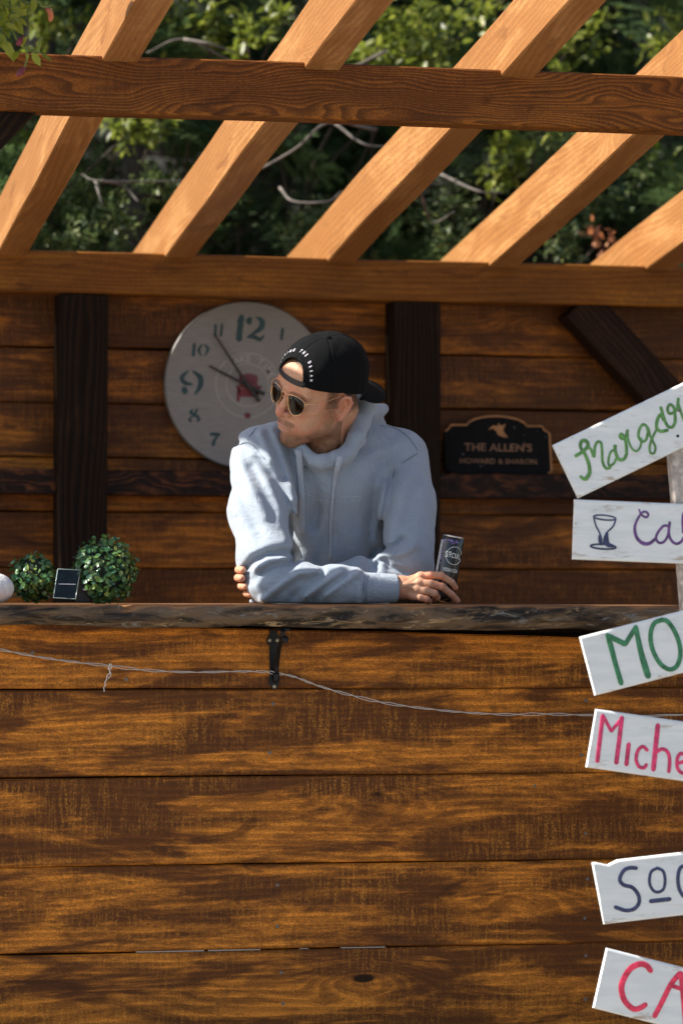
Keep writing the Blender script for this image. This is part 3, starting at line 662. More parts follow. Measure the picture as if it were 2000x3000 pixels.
def surfnet(f, lo, hi, h):
    lo = np.asarray(lo, float); hi = np.asarray(hi, float); B = 4
    nb = np.ceil((hi - lo) / (h * B)).astype(int) + 1; n = nb * B
    ci = np.stack(np.meshgrid(*[np.arange(k) for k in nb], indexing='ij'), -1).reshape(-1, 3)
    dc = np.concatenate([f(x) for x in np.array_split(lo + (ci * B + 1.5) * h, max(1, len(ci) // 200000))])
    near = np.abs(dc) < 3.46 * h * 1.35 + .004
    vals = np.repeat(np.repeat(np.repeat(dc.reshape(nb).astype(np.float32), B, 0), B, 1), B, 2)
    off = np.stack(np.meshgrid(*[np.arange(B)] * 3, indexing='ij'), -1).reshape(-1, 3)
    idx = (ci[near][:, None, :] * B + off[None]).reshape(-1, 3)
    if len(idx):
        dv = np.concatenate([f(lo + x * h) for x in np.array_split(idx, max(1, len(idx) // 250000))])
        vals[idx[:, 0], idx[:, 1], idx[:, 2]] = dv
    s = vals < 0
    c8 = [s[i:n[0] - 1 + i, j:n[1] - 1 + j, k:n[2] - 1 + k] for i in (0, 1) for j in (0, 1) for k in (0, 1)]
    cnt = sum(c.astype(np.int8) for c in c8); act = (cnt > 0) & (cnt < 8)
    A = np.argwhere(act); vid = -np.ones(act.shape, np.int32); vid[act] = np.arange(len(A))
    P = np.zeros((len(A), 3)); W = np.zeros(len(A))
    for ax in range(3):
        o1, o2 = [a for a in range(3) if a != ax]
        for u in (0, 1):
            for v in (0, 1):
                a = A.copy(); a[:, o1] += u; a[:, o2] += v; b = a.copy(); b[:, ax] += 1
                va = vals[a[:, 0], a[:, 1], a[:, 2]]; vb = vals[b[:, 0], b[:, 1], b[:, 2]]
                m = (va < 0) != (vb < 0); t = np.where(m, va / np.where(m, va - vb, 1), 0)
                q = a.astype(float); q[:, ax] += t; P[m] += q[m]; W[m] += 1
    P = lo + P / W[:, None] * h
    Q = []
    for ax in range(3):
        o1, o2 = (ax + 1) % 3, (ax + 2) % 3
        sl0 = [slice(1, -1)] * 3; sl0[ax] = slice(0, -1); sl1 = list(sl0); sl1[ax] = slice(1, None)
        a = s[tuple(sl0)]; b = s[tuple(sl1)]; e = np.argwhere(a != b)
        if not len(e): continue
        flip = a[e[:, 0], e[:, 1], e[:, 2]]
        base = e.copy(); base[:, o1] += 1; base[:, o2] += 1
        def g_(du, dv):
            c = base.copy(); c[:, o1] += du; c[:, o2] += dv; return vid[c[:, 0], c[:, 1], c[:, 2]]
        q = np.stack([g_(-1, -1), g_(0, -1), g_(0, 0), g_(-1, 0)], 1)
        q[~flip] = q[~flip][:, ::-1]; Q.append(q)
    Q = np.concatenate(Q); Q = Q[(Q >= 0).all(1)]
    for _ in range(2):      # pull the vertices exactly onto the surface
        d = f(P); e = h * .3; gr = np.stack([f(P + np.eye(3)[i] * e) - f(P - np.eye(3)[i] * e) for i in range(3)], 1)
        gr /= np.linalg.norm(gr, axis=1)[:, None] + 1e-9; P = P - gr * np.clip(d, -h, h)[:, None] * .8
    return P, Q
def joinm(parts):
    V = []; Q = []; b = 0
    for v, q in parts: V.append(v); Q.append(q + b); b += len(v)
    return np.concatenate(V), np.concatenate(Q)
def hnoise(p, f, seed=0):
    """cheap smooth noise"""
    q = np.random.default_rng(seed); r = 0
    for k in (1, 1.9, 3.3):
        a = q.normal(size=(3, 3)); a /= np.linalg.norm(a, axis=1)[:, None]
        s_ = p @ (a.T * f * k) + q.uniform(0, 6, 3); r = r + np.sin(s_).prod(1) / k
    return r

# ================================================================ PERSON
HR = np.array([[-0.48276193, -0.87503349, -0.03545842], [0.75631059, -0.39616485, -0.52062241], [0.44151467, -0.27815426, 0.85305041]])
HO = np.array([-0.00229972, 0.24651837, 1.59220011]); HS = 1.063
def H(x, y, z): return HO + HR @ np.array([x, y, z]) * HS
def hloc(p): return (p - HO) @ HR / HS
def sy(q): r = q.copy(); r[:, 0] = np.abs(r[:, 0]); return r

def skull(q): return elp(q, (0, -.008, .048), (.0765, .098, .088))
def head_sdf(p):
    q = hloc(p); a = sy(q)
    d = skull(q)
    d = smin(d, elp(q, (0, .040, -.012), (.0585, .054, .086)), .022)
    d = smin(d, con(a, (.060, .004, -.005), (.053, .008, -.058), .013, .016), .022)
    d = smin(d, con(a, (.0485, .010, -.060), (.012, .075, -.095), .0155, .0155), .016)
    d = smin(d, elp(q, (0, .040, -.072), (.043, .045, .030)), .014)
    d = smin(d, sph(q, (0, .080, -.093), .0145), .014)
    d = smin(d, elp(a, (.034, .060, -.035), (.026, .026, .036)), .016)
    d = smin(d, con(a, (.056, .056, .000), (.036, .078, -.006), .011, .010), .014)
    d = smin(d, con(a, (.010, .089, .036), (.046, .076, .038), .0095, .0085), .012)
    d = smin(d, elp(q, (0, .071, .062), (.050, .020, .032)), .02)
    d = smax(d, -elp(a, (.032, .098, .018), (.018, .014, .012)), .010)
    d = smin(d, sph(a, (.031, .0765, .018), .0125), .003)
    # muzzle, nose
    d = smin(d, elp(q, (0, .083, -.050), (.027, .0185, .026)), .014)
    nose = chain(q, [(0, .089, .026), (0, .101, .006), (0, .1105, -.010)], [.0068, .0070, .0085], .005)
    nose = smin(nose, sph(q, (0, .1130, -.0145), .0092), .005)
    nose = smin(nose, sph(a, (.0125, .1010, -.0185), .0070), .006)
    nose = smin(nose, con(q, (0, .108, -.022), (0, .096, -.030), .0045, .005), .005)
    d = smin(d, nose, .009)
    d = smax(d, -elp(a, (.0065, .1045, -.0265), (.0030, .0050, .0028)), .002)
    d = smin(d, elp(q, (0, .0975, -.0530), (.0225, .0072, .0043)), .0035)
    d = smin(d, elp(q, (0, .0960, -.0625), (.0190, .0080, .0052)), .004)
    mouth = chain(a, [(0, .1065, -.0578), (.012, .1035, -.0572), (.025, .0930, -.0590)], [.0010, .0011, .0010], .001)
    d = smax(d, -mouth, .0022)
    d = smax(d, -con(a, (0, .101, -.0735), (.012, .098, -.0740), .0030, .002), .006)
    # ears
    e = a - np.array([.0735, -.006, -.001]); ca, sa = math.cos(.30), math.sin(.30)
    pl = elp(a, (.0745, -.010, .002), (.0055, .0185, .029), np.array([[ca, -sa, 0], [sa, ca, 0], [0, 0, 1.0]]))
    pl = smax(pl, -elp(a, (.081, -.005, -.002), (.0085, .0095, .014)), .003)
    hx = chain(a, [(.074, .006, .002), (.080, .007, .014), (.083, .002, .026), (.085, -.009, .031), (.087, -.020, .026), (.087, -.026, .012), (.084, -.023, -.004), (.080, -.014, -.018), (.077, -.005, -.028)],
               [.0030, .0034, .0038, .0038, .0040, .0040, .0038, .0045, .0062], .002)
    ear = smin(pl, hx, .003); ear = smin(ear, con(a, (.074, .007, -.004), (.076, .006, -.012), .0035, .0035), .002)
    ear = smin(ear, chain(a, [(.079, -.016, .016), (.081, -.016, .0), (.079, -.009, -.013)], [.0022, .0030, .0025], .002), .002)
    d = smin(d, ear, .0035)
    d = d * HS
    n0, n1, n2 = H(0, -.012, -.045), at(952, 1330, .33), at(960, 1420, .40)
    d = smin(d, con(p, H(0, -.055, -.005), at(1000, 1290, .37), .050, .050), .02)
    d = smin(d, chain(p, [n0, n1, n2], [.056, .054, .045], .01), .018)
    d = smin(d, con(p, H(.048, -.02, -.05), at(935, 1345, .29), .012, .012), .02)
    d = smin(d, con(p, H(-.048, -.02, -.05), at(950, 1345, .28), .012, .012), .02)
    return d

# right arm (image left) and left arm
RSH, REL, RWR = at(755, 1330, .34), at(797, 1700, .10), at(1161, 1724, .055)
LSH, LEL, LWR = at(1178, 1335, .36), at(1188, 1655, .22), at(850, 1712, .205)
def finger(p, pts, r0, r1): 
    return chain(p, pts, np.linspace(r0, r1, len(pts)), .0022)
RF = [[at(1232, 1690, .048), at(1262, 1684, .036), at(1291, 1686, .030), at(1323, 1706, .034), at(1333, 1722, .042)],
      [at(1228, 1709, .036), at(1262, 1710, .022), at(1294, 1719, .019), at(1322, 1741, .027), at(1339, 1760, .038)],
      [at(1222, 1729, .034), at(1250, 1731, .018), at(1272, 1739, .016), at(1280, 1750, .030), at(1272, 1757, .046)],
      [at(1208, 1746, .040), at(1232, 1751, .022), at(1250, 1755, .018), at(1256, 1761, .030), at(1250, 1762, .044)]]
RFR = [(.0100, .0068), (.0100, .0070), (.0098, .0072), (.0085, .0068)]
RTH = [at(1188, 1715, .075), at(1235, 1706, .108), at(1278, 1700, .128), at(1302, 1696, .132)]
def hand_r(p):
    d = con(p, at(1130, 1724, .055), at(1168, 1722, .056), .0255, .0270)
    palm = None
    for f_, (ra, rb) in zip(RF, RFR):
        e = con(p, at(1172, 1722, .058) * .75 + f_[0] * .25, f_[0] + np.array([0, .004, 0]), .017, ra * 1.15)
        palm = e if palm is None else smin(palm, e, .012)
    palm = smin(palm, con(p, at(1175, 1715, .068), at(1220, 1712, .062), .020, .013), .012)
    d = smin(d, palm, .014)
    for i, f_ in enumerate(RF):   # knuckles
        d = smin(d, sph(p, f_[0] + np.array([-.002, -.004, .002]), RFR[i][0] * .95), .007)
    fd = None
    for f_, (ra, rb) in zip(RF, RFR):
        e = finger(p, f_, ra, rb); e = smin(e, sph(p, f_[2], ra * .95), .002)
        fd = e if fd is None else smin(fd, e, .0012)
    d = smin(d, fd, .006)
    d = smin(d, finger(p, RTH, .0125, .0085), .008)
    # tendons
    for f_ in RF[:3]: d = smin(d, con(p, at(1180, 1716, .030), f_[0] + np.array([0, -.006, .003]), .0025, .0035), .006)
    return d
LF = []
for i, (xx, yy) in enumerate(((703, 1669), (701, 1693), (711, 1717), (727, 1739))):
    LF.append([at(790, yy + 4, .215), at(742, yy, .208), at(xx + 2, yy, .172), at(xx - 4, yy, .135), at(xx + 8, yy + 1, .100)])
def hand_l(p):
    d = con(p, LWR, at(830, 1708, .218), .026, .024)
    for f_ in LF: d = smin(d, con(p, at(835, 1706, .216), f_[0], .018, .012), .012)
    fd = None
    for i, f_ in enumerate(LF):
        e = finger(p, f_, .0105, .0086 if i < 3 else .0080); fd = e if fd is None else smin(fd, e, .0012)
    return smin(d, fd, .006)
HIP = np.array([at(965, 1700, .62)[0], .66, 1.00])
def under_sdf(p):
    return smax(under_raw(p), np.where(p[:, 2] > .93, hoodie_core(p) + .022, -1), .004)
def under_raw(p):
    d = con(p, at(960, 1400, .42), HIP, .115, .13)
    d = smin(d, con(p, RSH, LSH, .05, .05), .06)
    for a_, b_, c_ in ((RSH, REL, RWR), (LSH, LEL, LWR)):
        d = smin(d, con(p, a_, b_, .048, .038), .03); d = smin(d, con(p, b_, c_, .037, .026), .02)
    for sx in (-1, 1):
        k_ = HIP + np.array([sx * .10, -.10, -.42]); f_ = HIP + np.array([sx * .12, .06, -.82])
        d = smin(d, con(p, HIP + np.array([sx * .08, 0, -.03]), k_, .085, .055), .05); d = smin(d, con(p, k_, f_, .052, .035), .02)
    return d
# ---- hoodie
def seg2(X, Y, pts):
    d = np.full(len(X), 1e9)
    for (a, b), (c, e) in zip(pts[:-1], pts[1:]):
        vx, vy = c - a, e - b; t = np.clip(((X - a) * vx + (Y - b) * vy) / (vx * vx + vy * vy + 1e-9), 0, 1)
        d = np.minimum(d, np.hypot(X - a - t * vx, Y - b - t * vy))
    return d
# creases: (points in photograph pixels, depth m (+ groove, - ridge), half width px)
FOLD = [([(700, 1300), (750, 1322), (803, 1409), (836, 1474), (852, 1527), (862, 1612)], .012, 15), ([(722, 1300), (760, 1340), (800, 1425), (830, 1490)], -.006, 20),
        ([(889, 1335), (908, 1390), (925, 1441), (930, 1480), (920, 1540)], .010, 16), ([(870, 1330), (872, 1400), (880, 1480), (885, 1560)], -.006, 24),
        ([(1100, 1400), (1092, 1470), (1086, 1560), (1084, 1666)], .009, 22), ([(1060, 1420), (1052, 1520), (1050, 1640)], -.004, 30),
        ([(1150, 1385), (1142, 1441), (1128, 1500), (1117, 1560), (1117, 1606)], .011, 13), ([(1120, 1420), (1106, 1520), (1100, 1600)], -.005, 16),
        ([(1090, 1628), (1102, 1612), (1120, 1611), (1160, 1598), (1180, 1580)], .012, 11), ([(1100, 1662), (1108, 1642), (1126, 1640), (1142, 1662), (1185, 1678)], .010, 11), ([(1098, 1640), (1120, 1626), (1170, 1622), (1215, 1600)], -.008, 13),
        ([(720, 1668), (745, 1640), (780, 1624), (823, 1618), (858, 1622)], .013, 13), ([(735, 1618), (790, 1595), (850, 1588)], -.007, 20),
        ([(765, 1676), (800, 1658), (845, 1646), (862, 1640)], .009, 10), ([(748, 1665), (790, 1642), (840, 1632)], -.007, 10),
        ([(770, 1758), (812, 1728), (844, 1700), (872, 1680), (925, 1672)], -.011, 12), ([(800, 1745), (850, 1715), (880, 1700)], .006, 14), ([(735, 1700), (770, 1690), (830, 1668), (862, 1655)], .006, 16),
        ([(895, 1748), (950, 1706), (1000, 1672)], -.009, 12), ([(920, 1755), (970, 1715), (1010, 1690)], .005, 11), ([(955, 1742), (1015, 1698), (1045, 1680)], -.008, 12), ([(860, 1745), (910, 1705), (945, 1682)], .007, 14),
        ([(765, 1268), (785, 1310), (796, 1345)], -.006, 14), ([(800, 1262), (830, 1330), (850, 1400), (860, 1460)], -.006, 16), ([(784, 1275), (810, 1340), (830, 1400)], .005, 12),
        ([(700, 1350), (735, 1430), (775, 1510)], -.008, 20), ([(700, 1430), (730, 1500), (760, 1560)], .006, 18), ([(740, 1370), (775, 1440), (800, 1500)], .005, 16),
        ([(1190, 1400), (1170, 1470), (1150, 1540)], -.005, 18), ([(1215, 1420), (1205, 1500), (1170, 1570)], .004, 20),
        ([(1035, 1370), (1080, 1340), (1150, 1310)], -.003, 18), ([(960, 1380), (1000, 1480), (1010, 1560)], -.004, 30), ([(975, 1560), (940, 1620), (930, 1655)], .005, 20), ([(1050, 1700), (1066, 1722), (1066, 1765)], .003, 4), ([(1052, 1680), (1056, 1722), (1054, 1765)], -.004, 6)]
def hoodie_core(p):
    t0, t1 = at(965, 1345, .40), at(965, 1560, .46)
    d = elp(p, at(970, 1450, .43), (.178, .125, .20))
    d = smin(d, elp(p, at(972, 1610, .46), (.172, .125, .22)), .06)
    d = smin(d, con(p, np.array([HIP[0] - .01, .50, 1.14]), np.array([HIP[0], .60, .98]), .13, .13), .05)
    d = smin(d, elp(p, at(968, 1400, .355), (.150, .090, .085)), .05)
    d = smin(d, con(p, at(880, 1290, .38), RSH + [0.01, 0, .01], .062, .060), .035)
    d = smin(d, con(p, at(1035, 1285, .39), LSH + [-.01, 0, .008], .062, .057), .035)
    # sleeves
    ra = chain(p, [RSH, at(764, 1500, .24), at(785, 1640, .15), REL], [.0655, .074, .069, .058], .03)
    rf = chain(p, [REL, at(880, 1711, .088), at(990, 1717, .066), at(1052, 1722, .058)], [.060, .052, .047, .044], .02)
    arm = smin(ra, rf, .022)
    la = chain(p, [LSH, at(1190, 1480, .30), LEL], [.0650, .068, .070], .03)
    lf_ = chain(p, [LEL, at(1040, 1706, .21), at(900, 1712, .205)], [.060, .050, .045], .02)
    larm = smin(la, lf_, .022)
    d = smin(d, arm, .014); d = smin(d, larm, .014)
    d = smin(d, con(p, at(742, 1768, .19), at(850, 1745, .20), .012, .03), .01)
    return d
def hoodie_sdf(p):
    d = hoodie_core(p)
    v = p - c_o; z = v @ c_f; X = 1000 + FP * (v @ c_r) / z; Y = 1500 - FP * (v @ c_u) / z
    for pts, amp, wd in FOLD:
        pa = np.array(pts); m_ = (X > pa[:, 0].min() - 4 * wd) & (X < pa[:, 0].max() + 4 * wd) & (Y > pa[:, 1].min() - 4 * wd) & (Y < pa[:, 1].max() + 4 * wd)
        if m_.any():
            e = seg2(X[m_], Y[m_], pts); d[m_] += amp * 1.35 * np.exp(-(e / wd) ** 2)
    d += .0022 * hnoise(p, 22, 3) + .0012 * hnoise(p, 46, 4)
    # cuff: ribbed band
    cf = con(p, at(1066, 1724, .056), at(1160, 1724, .055), .0385, .0345)
    pa = p - at(1066, 1724, .056); ang = np.arctan2(pa[:, 2], pa[:, 1]); cf = cf + .0006 * np.sin(ang * 46)
    ex = p[:, 0] - at(1160, 1724, .055)[0]
    cf = smax(cf, ex - .001, .004)
    d = smin(d, cf, .004)
    # neck opening
    nk = chain(p, [H(0, .0, -.03), at(948, 1312, .300), at(950, 1345, .34)], [.085, .058, .030], .02)
    d = smax(d, -nk, .012)
    # hood: thick rolled band round the neck and the bag behind
    hd = chain(p, HOODP, HOODR, .012)
    bag = elp(p, at(1015, 1262, .50), (.105, .070, .075)); bag = smin(bag, con(p, at(1075, 1215, .43), at(1122, 1198, .47), .030, .014), .02)
    bag = smax(bag, -elp(p, H(0, -.015, .03), (.088, .10, .095)), .01)
    hd = smin(hd, bag, .02)
    hd = smin(hd, chain(p, [at(890, 1342, .285), at(932, 1368, .278), at(990, 1368, .278), at(1035, 1340, .30)], [.014, .016, .016, .016], .01), .022)
    hd = smax(hd, -(chain(p, [H(0, .0, -.03), at(948, 1312, .300)], [.060, .054], .02)), .006)
    v2 = seg2(X, Y, [(1035, 1345), (1060, 1300), (1090, 1240), (1108, 1215)])
    hd += .003 * np.exp(-(v2 / 9) ** 2)
    d = smin(d, hd, .005)
    ctz = ZT + .0015
    m_ = (p[:, 1] < .26) & (p[:, 1] > -.2)
    d = np.where(m_, smax(d, ctz - p[:, 2], .006), d)
    return d
HOODP = [at(917, 1352, .243), at(945, 1353, .232), at(985, 1345, .236), at(1020, 1326, .252), at(1044, 1286, .270), at(1056, 1236, .305), at(1066, 1192, .350), at(1066, 1160, .40), at(1010, 1155, .44), at(905, 1195, .43), at(862, 1240, .37), at(862, 1282, .315), at(882, 1318, .265), at(915, 1340, .248)]
HOODR = [.013, .017, .0195, .0205, .0225, .0260, .029, .028, .024, .024, .021, .018, .015, .012]
PE = empty('person', (HIP[0], HIP[1], .10), 'man in grey-blue hoodie, backwards black cap and aviator sunglasses leaning on bar counter', 'person')
def skin_mat():
    g = G('skin'); v = g.coord(False)
    be = g.attr('beard').outputs['Fac']; li = g.attr('lip').outputs['Fac']; ro = g.attr('rosy').outputs['Fac']; ha = g.attr('scalp').outputs['Fac']
    n = g.noise(v, 60, 4, .6); n2 = g.noise(v, 520, 3, .75); n3 = g.noise(v, 22, 3, .6)
    c = g.mix(g.mr(n, .3, .7), (.50, .255, .150), (.60, .330, .205))
    c = g.mix(g.mr(n3, .42, .60), c, (.58, .255, .150)); c = g.mix(g.m('MULTIPLY', g.mr(n2, .56, .70), .35), c, (.36, .16, .09))
    c = g.mix(g.m('MULTIPLY', ro, .65), c, (.60, .20, .135))
    c = g.mix(g.m('MULTIPLY', li, .8), c, (.44, .20, .14))
    bs = g.m('MULTIPLY', be, g.mr(g.m('ADD', g.m('MULTIPLY', n2, .6), g.m('MULTIPLY', n, .4)), .36, .62))
    c = g.mix(g.m('MULTIPLY', bs, 1.0), c, (.040, .020, .011))
    c = g.mix(g.m('MULTIPLY', g.mr(be, 0, 1), .45), c, (.17, .080, .038))
    c = g.mix(g.m('MULTIPLY', ha, g.mr(n2, .25, .6)), c, (.05, .027, .016))
    g.b.inputs['Subsurface Weight'].default_value = .12; g.b.inputs['Subsurface Radius'].default_value = (.012, .004, .002); g.b.inputs['Subsurface Scale'].default_value = .5
    return g.fin(c, .48, g.bump(g.m('ADD', n2, g.m('MULTIPLY', n, .6)), .0011, .9), .4)
M['skin'] = skin_mat()
hb = np.array([H(x, y, z) for x in (-.1, .1) for y in (-.12, .14) for z in (-.14, .15)])
hv, hq = surfnet(head_sdf, np.minimum(hb.min(0), at(930, 1420, .30) - .07), hb.max(0), .0020)
rv, rq = surfnet(hand_r, at(1120, 1790, .0) - [0, .03, 0], at(1362, 1650, .16), .0013)
lv, lq = surfnet(hand_l, at(680, 1775, .06) - [0, .02, 0], at(900, 1640, .26), .0015)
uv, uq = surfnet(under_sdf, (-.55, -.1, .10), (.55, 1.0, 1.55), .014)
V, Q = joinm([(hv, hq), (rv, rq), (lv, lq), (uv, uq)])
body = mk('body', V, Q, M['skin'], PE, smooth=True)
q = hloc(V); ax_ = np.abs(q[:, 0]); isH = np.zeros(len(V)); isH[:len(hv)] = 1
ss = lambda x, a, b: np.clip((x - a) / (b - a), 0, 1) ** 2 * (3 - 2 * np.clip((x - a) / (b - a), 0, 1))
lipm = ss(-(((q[:, 0] / .025) ** 2 + ((q[:, 2] + .0585) / .0095) ** 2)), -1.2, -.6) * (q[:, 1] > .088)
# beard: chin, jaw line, moustache, sideburn
jl = -.052 - .030 * (q[:, 1] / .09)                      # height of the beard's edge along the cheek
beard = ss(jl + .012 - q[:, 2], -.010, .022) * ss(q[:, 2], -.150, -.118)
mous = ss(-(((ax_ - .012) / .020) ** 2 + ((q[:, 2] + .0435) / .0085) ** 2), -1.3, -.5) * (q[:, 1] > .085) * .75
side = .85 * ss(-np.abs(q[:, 1] - .018), -.024, -.002) * ss(ax_, .05, .062) * (q[:, 2] > -.075) * (q[:, 2] < .06)
brow = ss(-np.abs(q[:, 2] - (.0425 - 12 * (ax_ - .030) ** 2)), -.0045, -.001) * ss(ax_, .010, .016) * (1 - ss(ax_, .048, .056)) * (q[:, 1] > .06)
beard = np.clip(np.maximum(np.maximum(beard * 1.0, mous), side * .8), 0, 1) * (1 - lipm) * isH * (q[:, 1] > -.03)
scalp = np.maximum(ss(q[:, 2] - (.100 - .55 * np.clip(.085 - q[:, 1], 0, 1) * (ax_ < .2)), -.01, .012) * (q[:, 1] < .075), side * (q[:, 2] > .0)) * isH
scalp = scalp * (1 - ss(ax_, .078, .082)) * (1 - ss(q[:, 1], .03, .045) * (q[:, 2] < .078)) * (q[:, 2] > -.03)
scalp = np.maximum(scalp, ss(-q[:, 1], .02, .035) * ss(q[:, 2], -.05, -.03) * isH * (ax_ < .076))  # dark hair carried down the nape, standing in for the hood's shade
rosy = ss(-np.linalg.norm(q - [0, .113, -.015], axis=1), -.024, -.008) * .9 * isH + (ax_ > .078) * .45 * isH
hr_ = np.zeros(len(V)); sl_ = slice(len(hv), len(hv) + len(rv) + len(lv))
kn = [f_[j] for f_ in RF for j in (0, 2, 4)] + [f_[4] for f_ in LF]
hr_[sl_] = np.max([ss(-np.linalg.norm(V[sl_] - c, axis=1), -.016, -.005) for c in kn], 0)
beard = np.maximum(beard, brow * isH * .9)
attr(body, 'beard', beard); attr(body, 'lip', lipm * isH); attr(body, 'rosy', np.clip(rosy + hr_ * .55, 0, 1)); attr(body, 'scalp', scalp)

def fabric_mat(name, lo_, hi_):
    g = G(name); vr = g.n('ShaderNodeVectorRotate', rotation_type='EULER_XYZ'); g.put(vr.inputs['Vector'], g.coord(False)); vr.inputs['Rotation'].default_value = (.53, .71, .37); v = vr.outputs[0]
    n = g.noise(v, 420, 3, .7); n2 = g.noise(v, 9, 3, .5)
    c = g.mix(g.mr(n, .3, .7), lo_, hi_); c = g.mix(g.m('MULTIPLY', g.mr(n2, .35, .65), .25), c, tuple(x * .85 for x in lo_))
    g.b.inputs['Sheen Weight'].default_value = .25; g.b.inputs['Sheen Roughness'].default_value = .5
    wr = g.bump(g.noise(g.scl(v, 1.0, 1.0, .55), 34, 4, .6, 1.2), .010, .55)
    return g.fin(c, .92, g.bump(g.m('ADD', n, g.m('MULTIPLY', g.noise(v, 130, 2, .6), .6)), .0011, .9, wr), .15)
M['hoodie'] = fabric_mat('blue_grey_fleece', (.255, .305, .370), (.325, .375, .440))
M['cord'] = fabric_mat('blue_grey_cord', (.32, .365, .43), (.40, .445, .51))
M['thread'] = plain('pale_thread', (.42, .49, .58), .6)
M['seam'] = plain('seam_shadow_thread', (.17, .21, .26), .9)
hv2, hq2 = surfnet(hoodie_sdf, (-.42, -.04, .86), (.36, .86, 1.62), .0042)
hood = mk('hoodie', hv2, hq2, M['hoodie'], PE, smooth=True)
def surf(px, py, off=.001, f=hoodie_sdf, y0=-.05):
    p = at(px, py, y0); dirn = p - c_o; dirn /= np.linalg.norm(dirn)
    for _ in range(90):
        d = float(f(p[None])[0]) - off
        if d < 2e-4: break
        p = p + dirn * max(d * .6, 2e-4)
    return p if p[1] < .8 else None
VIEW = -c_f
def cord(pts, half, th, name, mat=None, par=None, up=.008):
    P = [x for x in (surf(a, b, up) for a, b in pts) if x is not None]; P = spline(P, 4); half = np.interp(np.linspace(0, 1, len(P)), np.linspace(0, 1, len(half)), half) if hasattr(half, '__len__') else half
    mb = MB(); mb.tube(P, half, 8, True, (VIEW, th)); return mb.build(name, mat or M['cord'], par or hood, origin=wl(PE), smooth=True)
cord([(873, 1318), (877, 1345), (880, 1400), (883, 1450), (884, 1500), (885, 1562)], .0078, .0030, 'drawstring')
cord([(996, 1336), (988, 1370), (980, 1410), (974, 1460), (970, 1520), (968, 1580), (967, 1638)], np.interp(np.linspace(0, 1, 25), [0, .3, .4, 1], [.0075, .0065, .0032, .0024]), .0018, 'drawstring')
for k_, pts in enumerate(([(806, 1232), (780, 1238), (752, 1254), (733, 1275), (718, 1296)], [(700, 1304), (716, 1296), (735, 1300), (755, 1320), (775, 1345)], [(1116, 1246), (1156, 1254), (1190, 1276), (1212, 1302), (1224, 1320)],
                          [(1246, 1310), (1215, 1333), (1180, 1355), (1156, 1378), (1150, 1400)], [(1070, 1684), (1066, 1705), (1064, 1730), (1065, 1760)], [(1078, 1684), (1074, 1705), (1072, 1730), (1073, 1760)])):
    P = spline([x for x in (surf(a, b, .0006) for a, b in pts) if x is not None], 6); MB().tube(P, .0012, 5).build('seam', M['seam'], hood, origin=wl(PE), smooth=True)
mb = MB()
e0 = lambda p: surf(880 + p[0] / 7.84, 1420 + p[1] / 7.84, .0006)
for st_ in ([(62, 195), (145, 215), (150, 240)], [(105, 210), (85, 300)], [(190, 235), (350, 275), (368, 300), (355, 350), (325, 378), (165, 335)], [(215, 250), (190, 325)], [(250, 290), (320, 305)], [(285, 275), (270, 350)],
            [(405, 370), (430, 345), (490, 345), (560, 410), (600, 340), (690, 310)], [(465, 360), (465, 435)], [(405, 440), (450, 455), (545, 425)], [(640, 330), (640, 415)], [(600, 420), (690, 405)], [(830, 380), (865, 378), (885, 340)],
            [(925, 300), (935, 268), (1120, 275), (1125, 300)], [(1030, 280), (1020, 370)], [(975, 372), (1070, 375)], [(1160, 272), (1320, 270), (1375, 300), (1370, 345), (1310, 378), (1150, 372)], [(1215, 280), (1210, 370)]):
    for a, b in zip(st_[:-1], st_[1:]): mb.tube([e0(a), e0(b)], .0006, 4, False)
tag(mb.build('embroidery', M['thread'], hood, origin=wl(PE)), kind='stuff')

# ---- trousers and shoes
def trousers_sdf(p):
    d = con(p, HIP + [-.06, 0, -.02], HIP + [.06, 0, -.02], .125, .125)
    for sx in (-1, 1):
        k_ = HIP + np.array([sx * .10, -.10, -.42]); f_ = HIP + np.array([sx * .12, .06, -.80])
        d = smin(d, con(p, HIP + np.array([sx * .08, 0, -.05]), k_, .098, .070), .03); d = smin(d, con(p, k_, f_, .070, .055), .02)
    return d
tv, tq = surfnet(trousers_sdf, (-.4, .35, .13), (.35, .85, 1.14), .012)
mk('trousers', tv, tq, plain('dark_denim', (.03, .04, .07), .9, nz=.3), PE, smooth=True)
for sx in (-1, 1):
    f_ = HIP + np.array([sx * .12, .06, -.86])
    sv, sq = surfnet(lambda p: smax(smin(con(p, f_, f_ + [sx * .02, -.17, -.006], .046, .042), con(p, f_ + [0, .01, 0], f_ + [0, .01, .07], .044, .046), .02), .102 - p[:, 2], .003), f_ - [.1, .28, .06], f_ + [.1, .1, .14], .008)
    mk('shoe', sv, sq, plain('dark_shoe', (.03, .03, .03), .6), PE, smooth=True)

# ---- hair under the cap
def hair_sdf(p):
    q = hloc(p); d = (skull(q) - .0025 - .0008 * hnoise(q, 400, 9)) * 1.0
    d = smax(d, .098 - q[:, 2] - np.clip(.062 - q[:, 1], 0, 1) * -.9 - .0 , .004) if False else smax(d, (.100 - .80 * np.clip(.070 - q[:, 1], 0, .10)) - q[:, 2], .004)
    return d * HS
hb2 = hb
xv, xq = surfnet(hair_sdf, hb2.min(0), hb2.max(0), .0035)
gh = G('brown_hair'); vh = gh.coord(False); nh = gh.noise(vh, 500, 3, .7)
M['hair'] = gh.fin(gh.mix(gh.mr(nh, .3, .7), (.018, .010, .006), (.060, .034, .020)), .55, gh.bump(nh, .002))
mk('hair', xv, xq, M['hair'], PE, smooth=True)

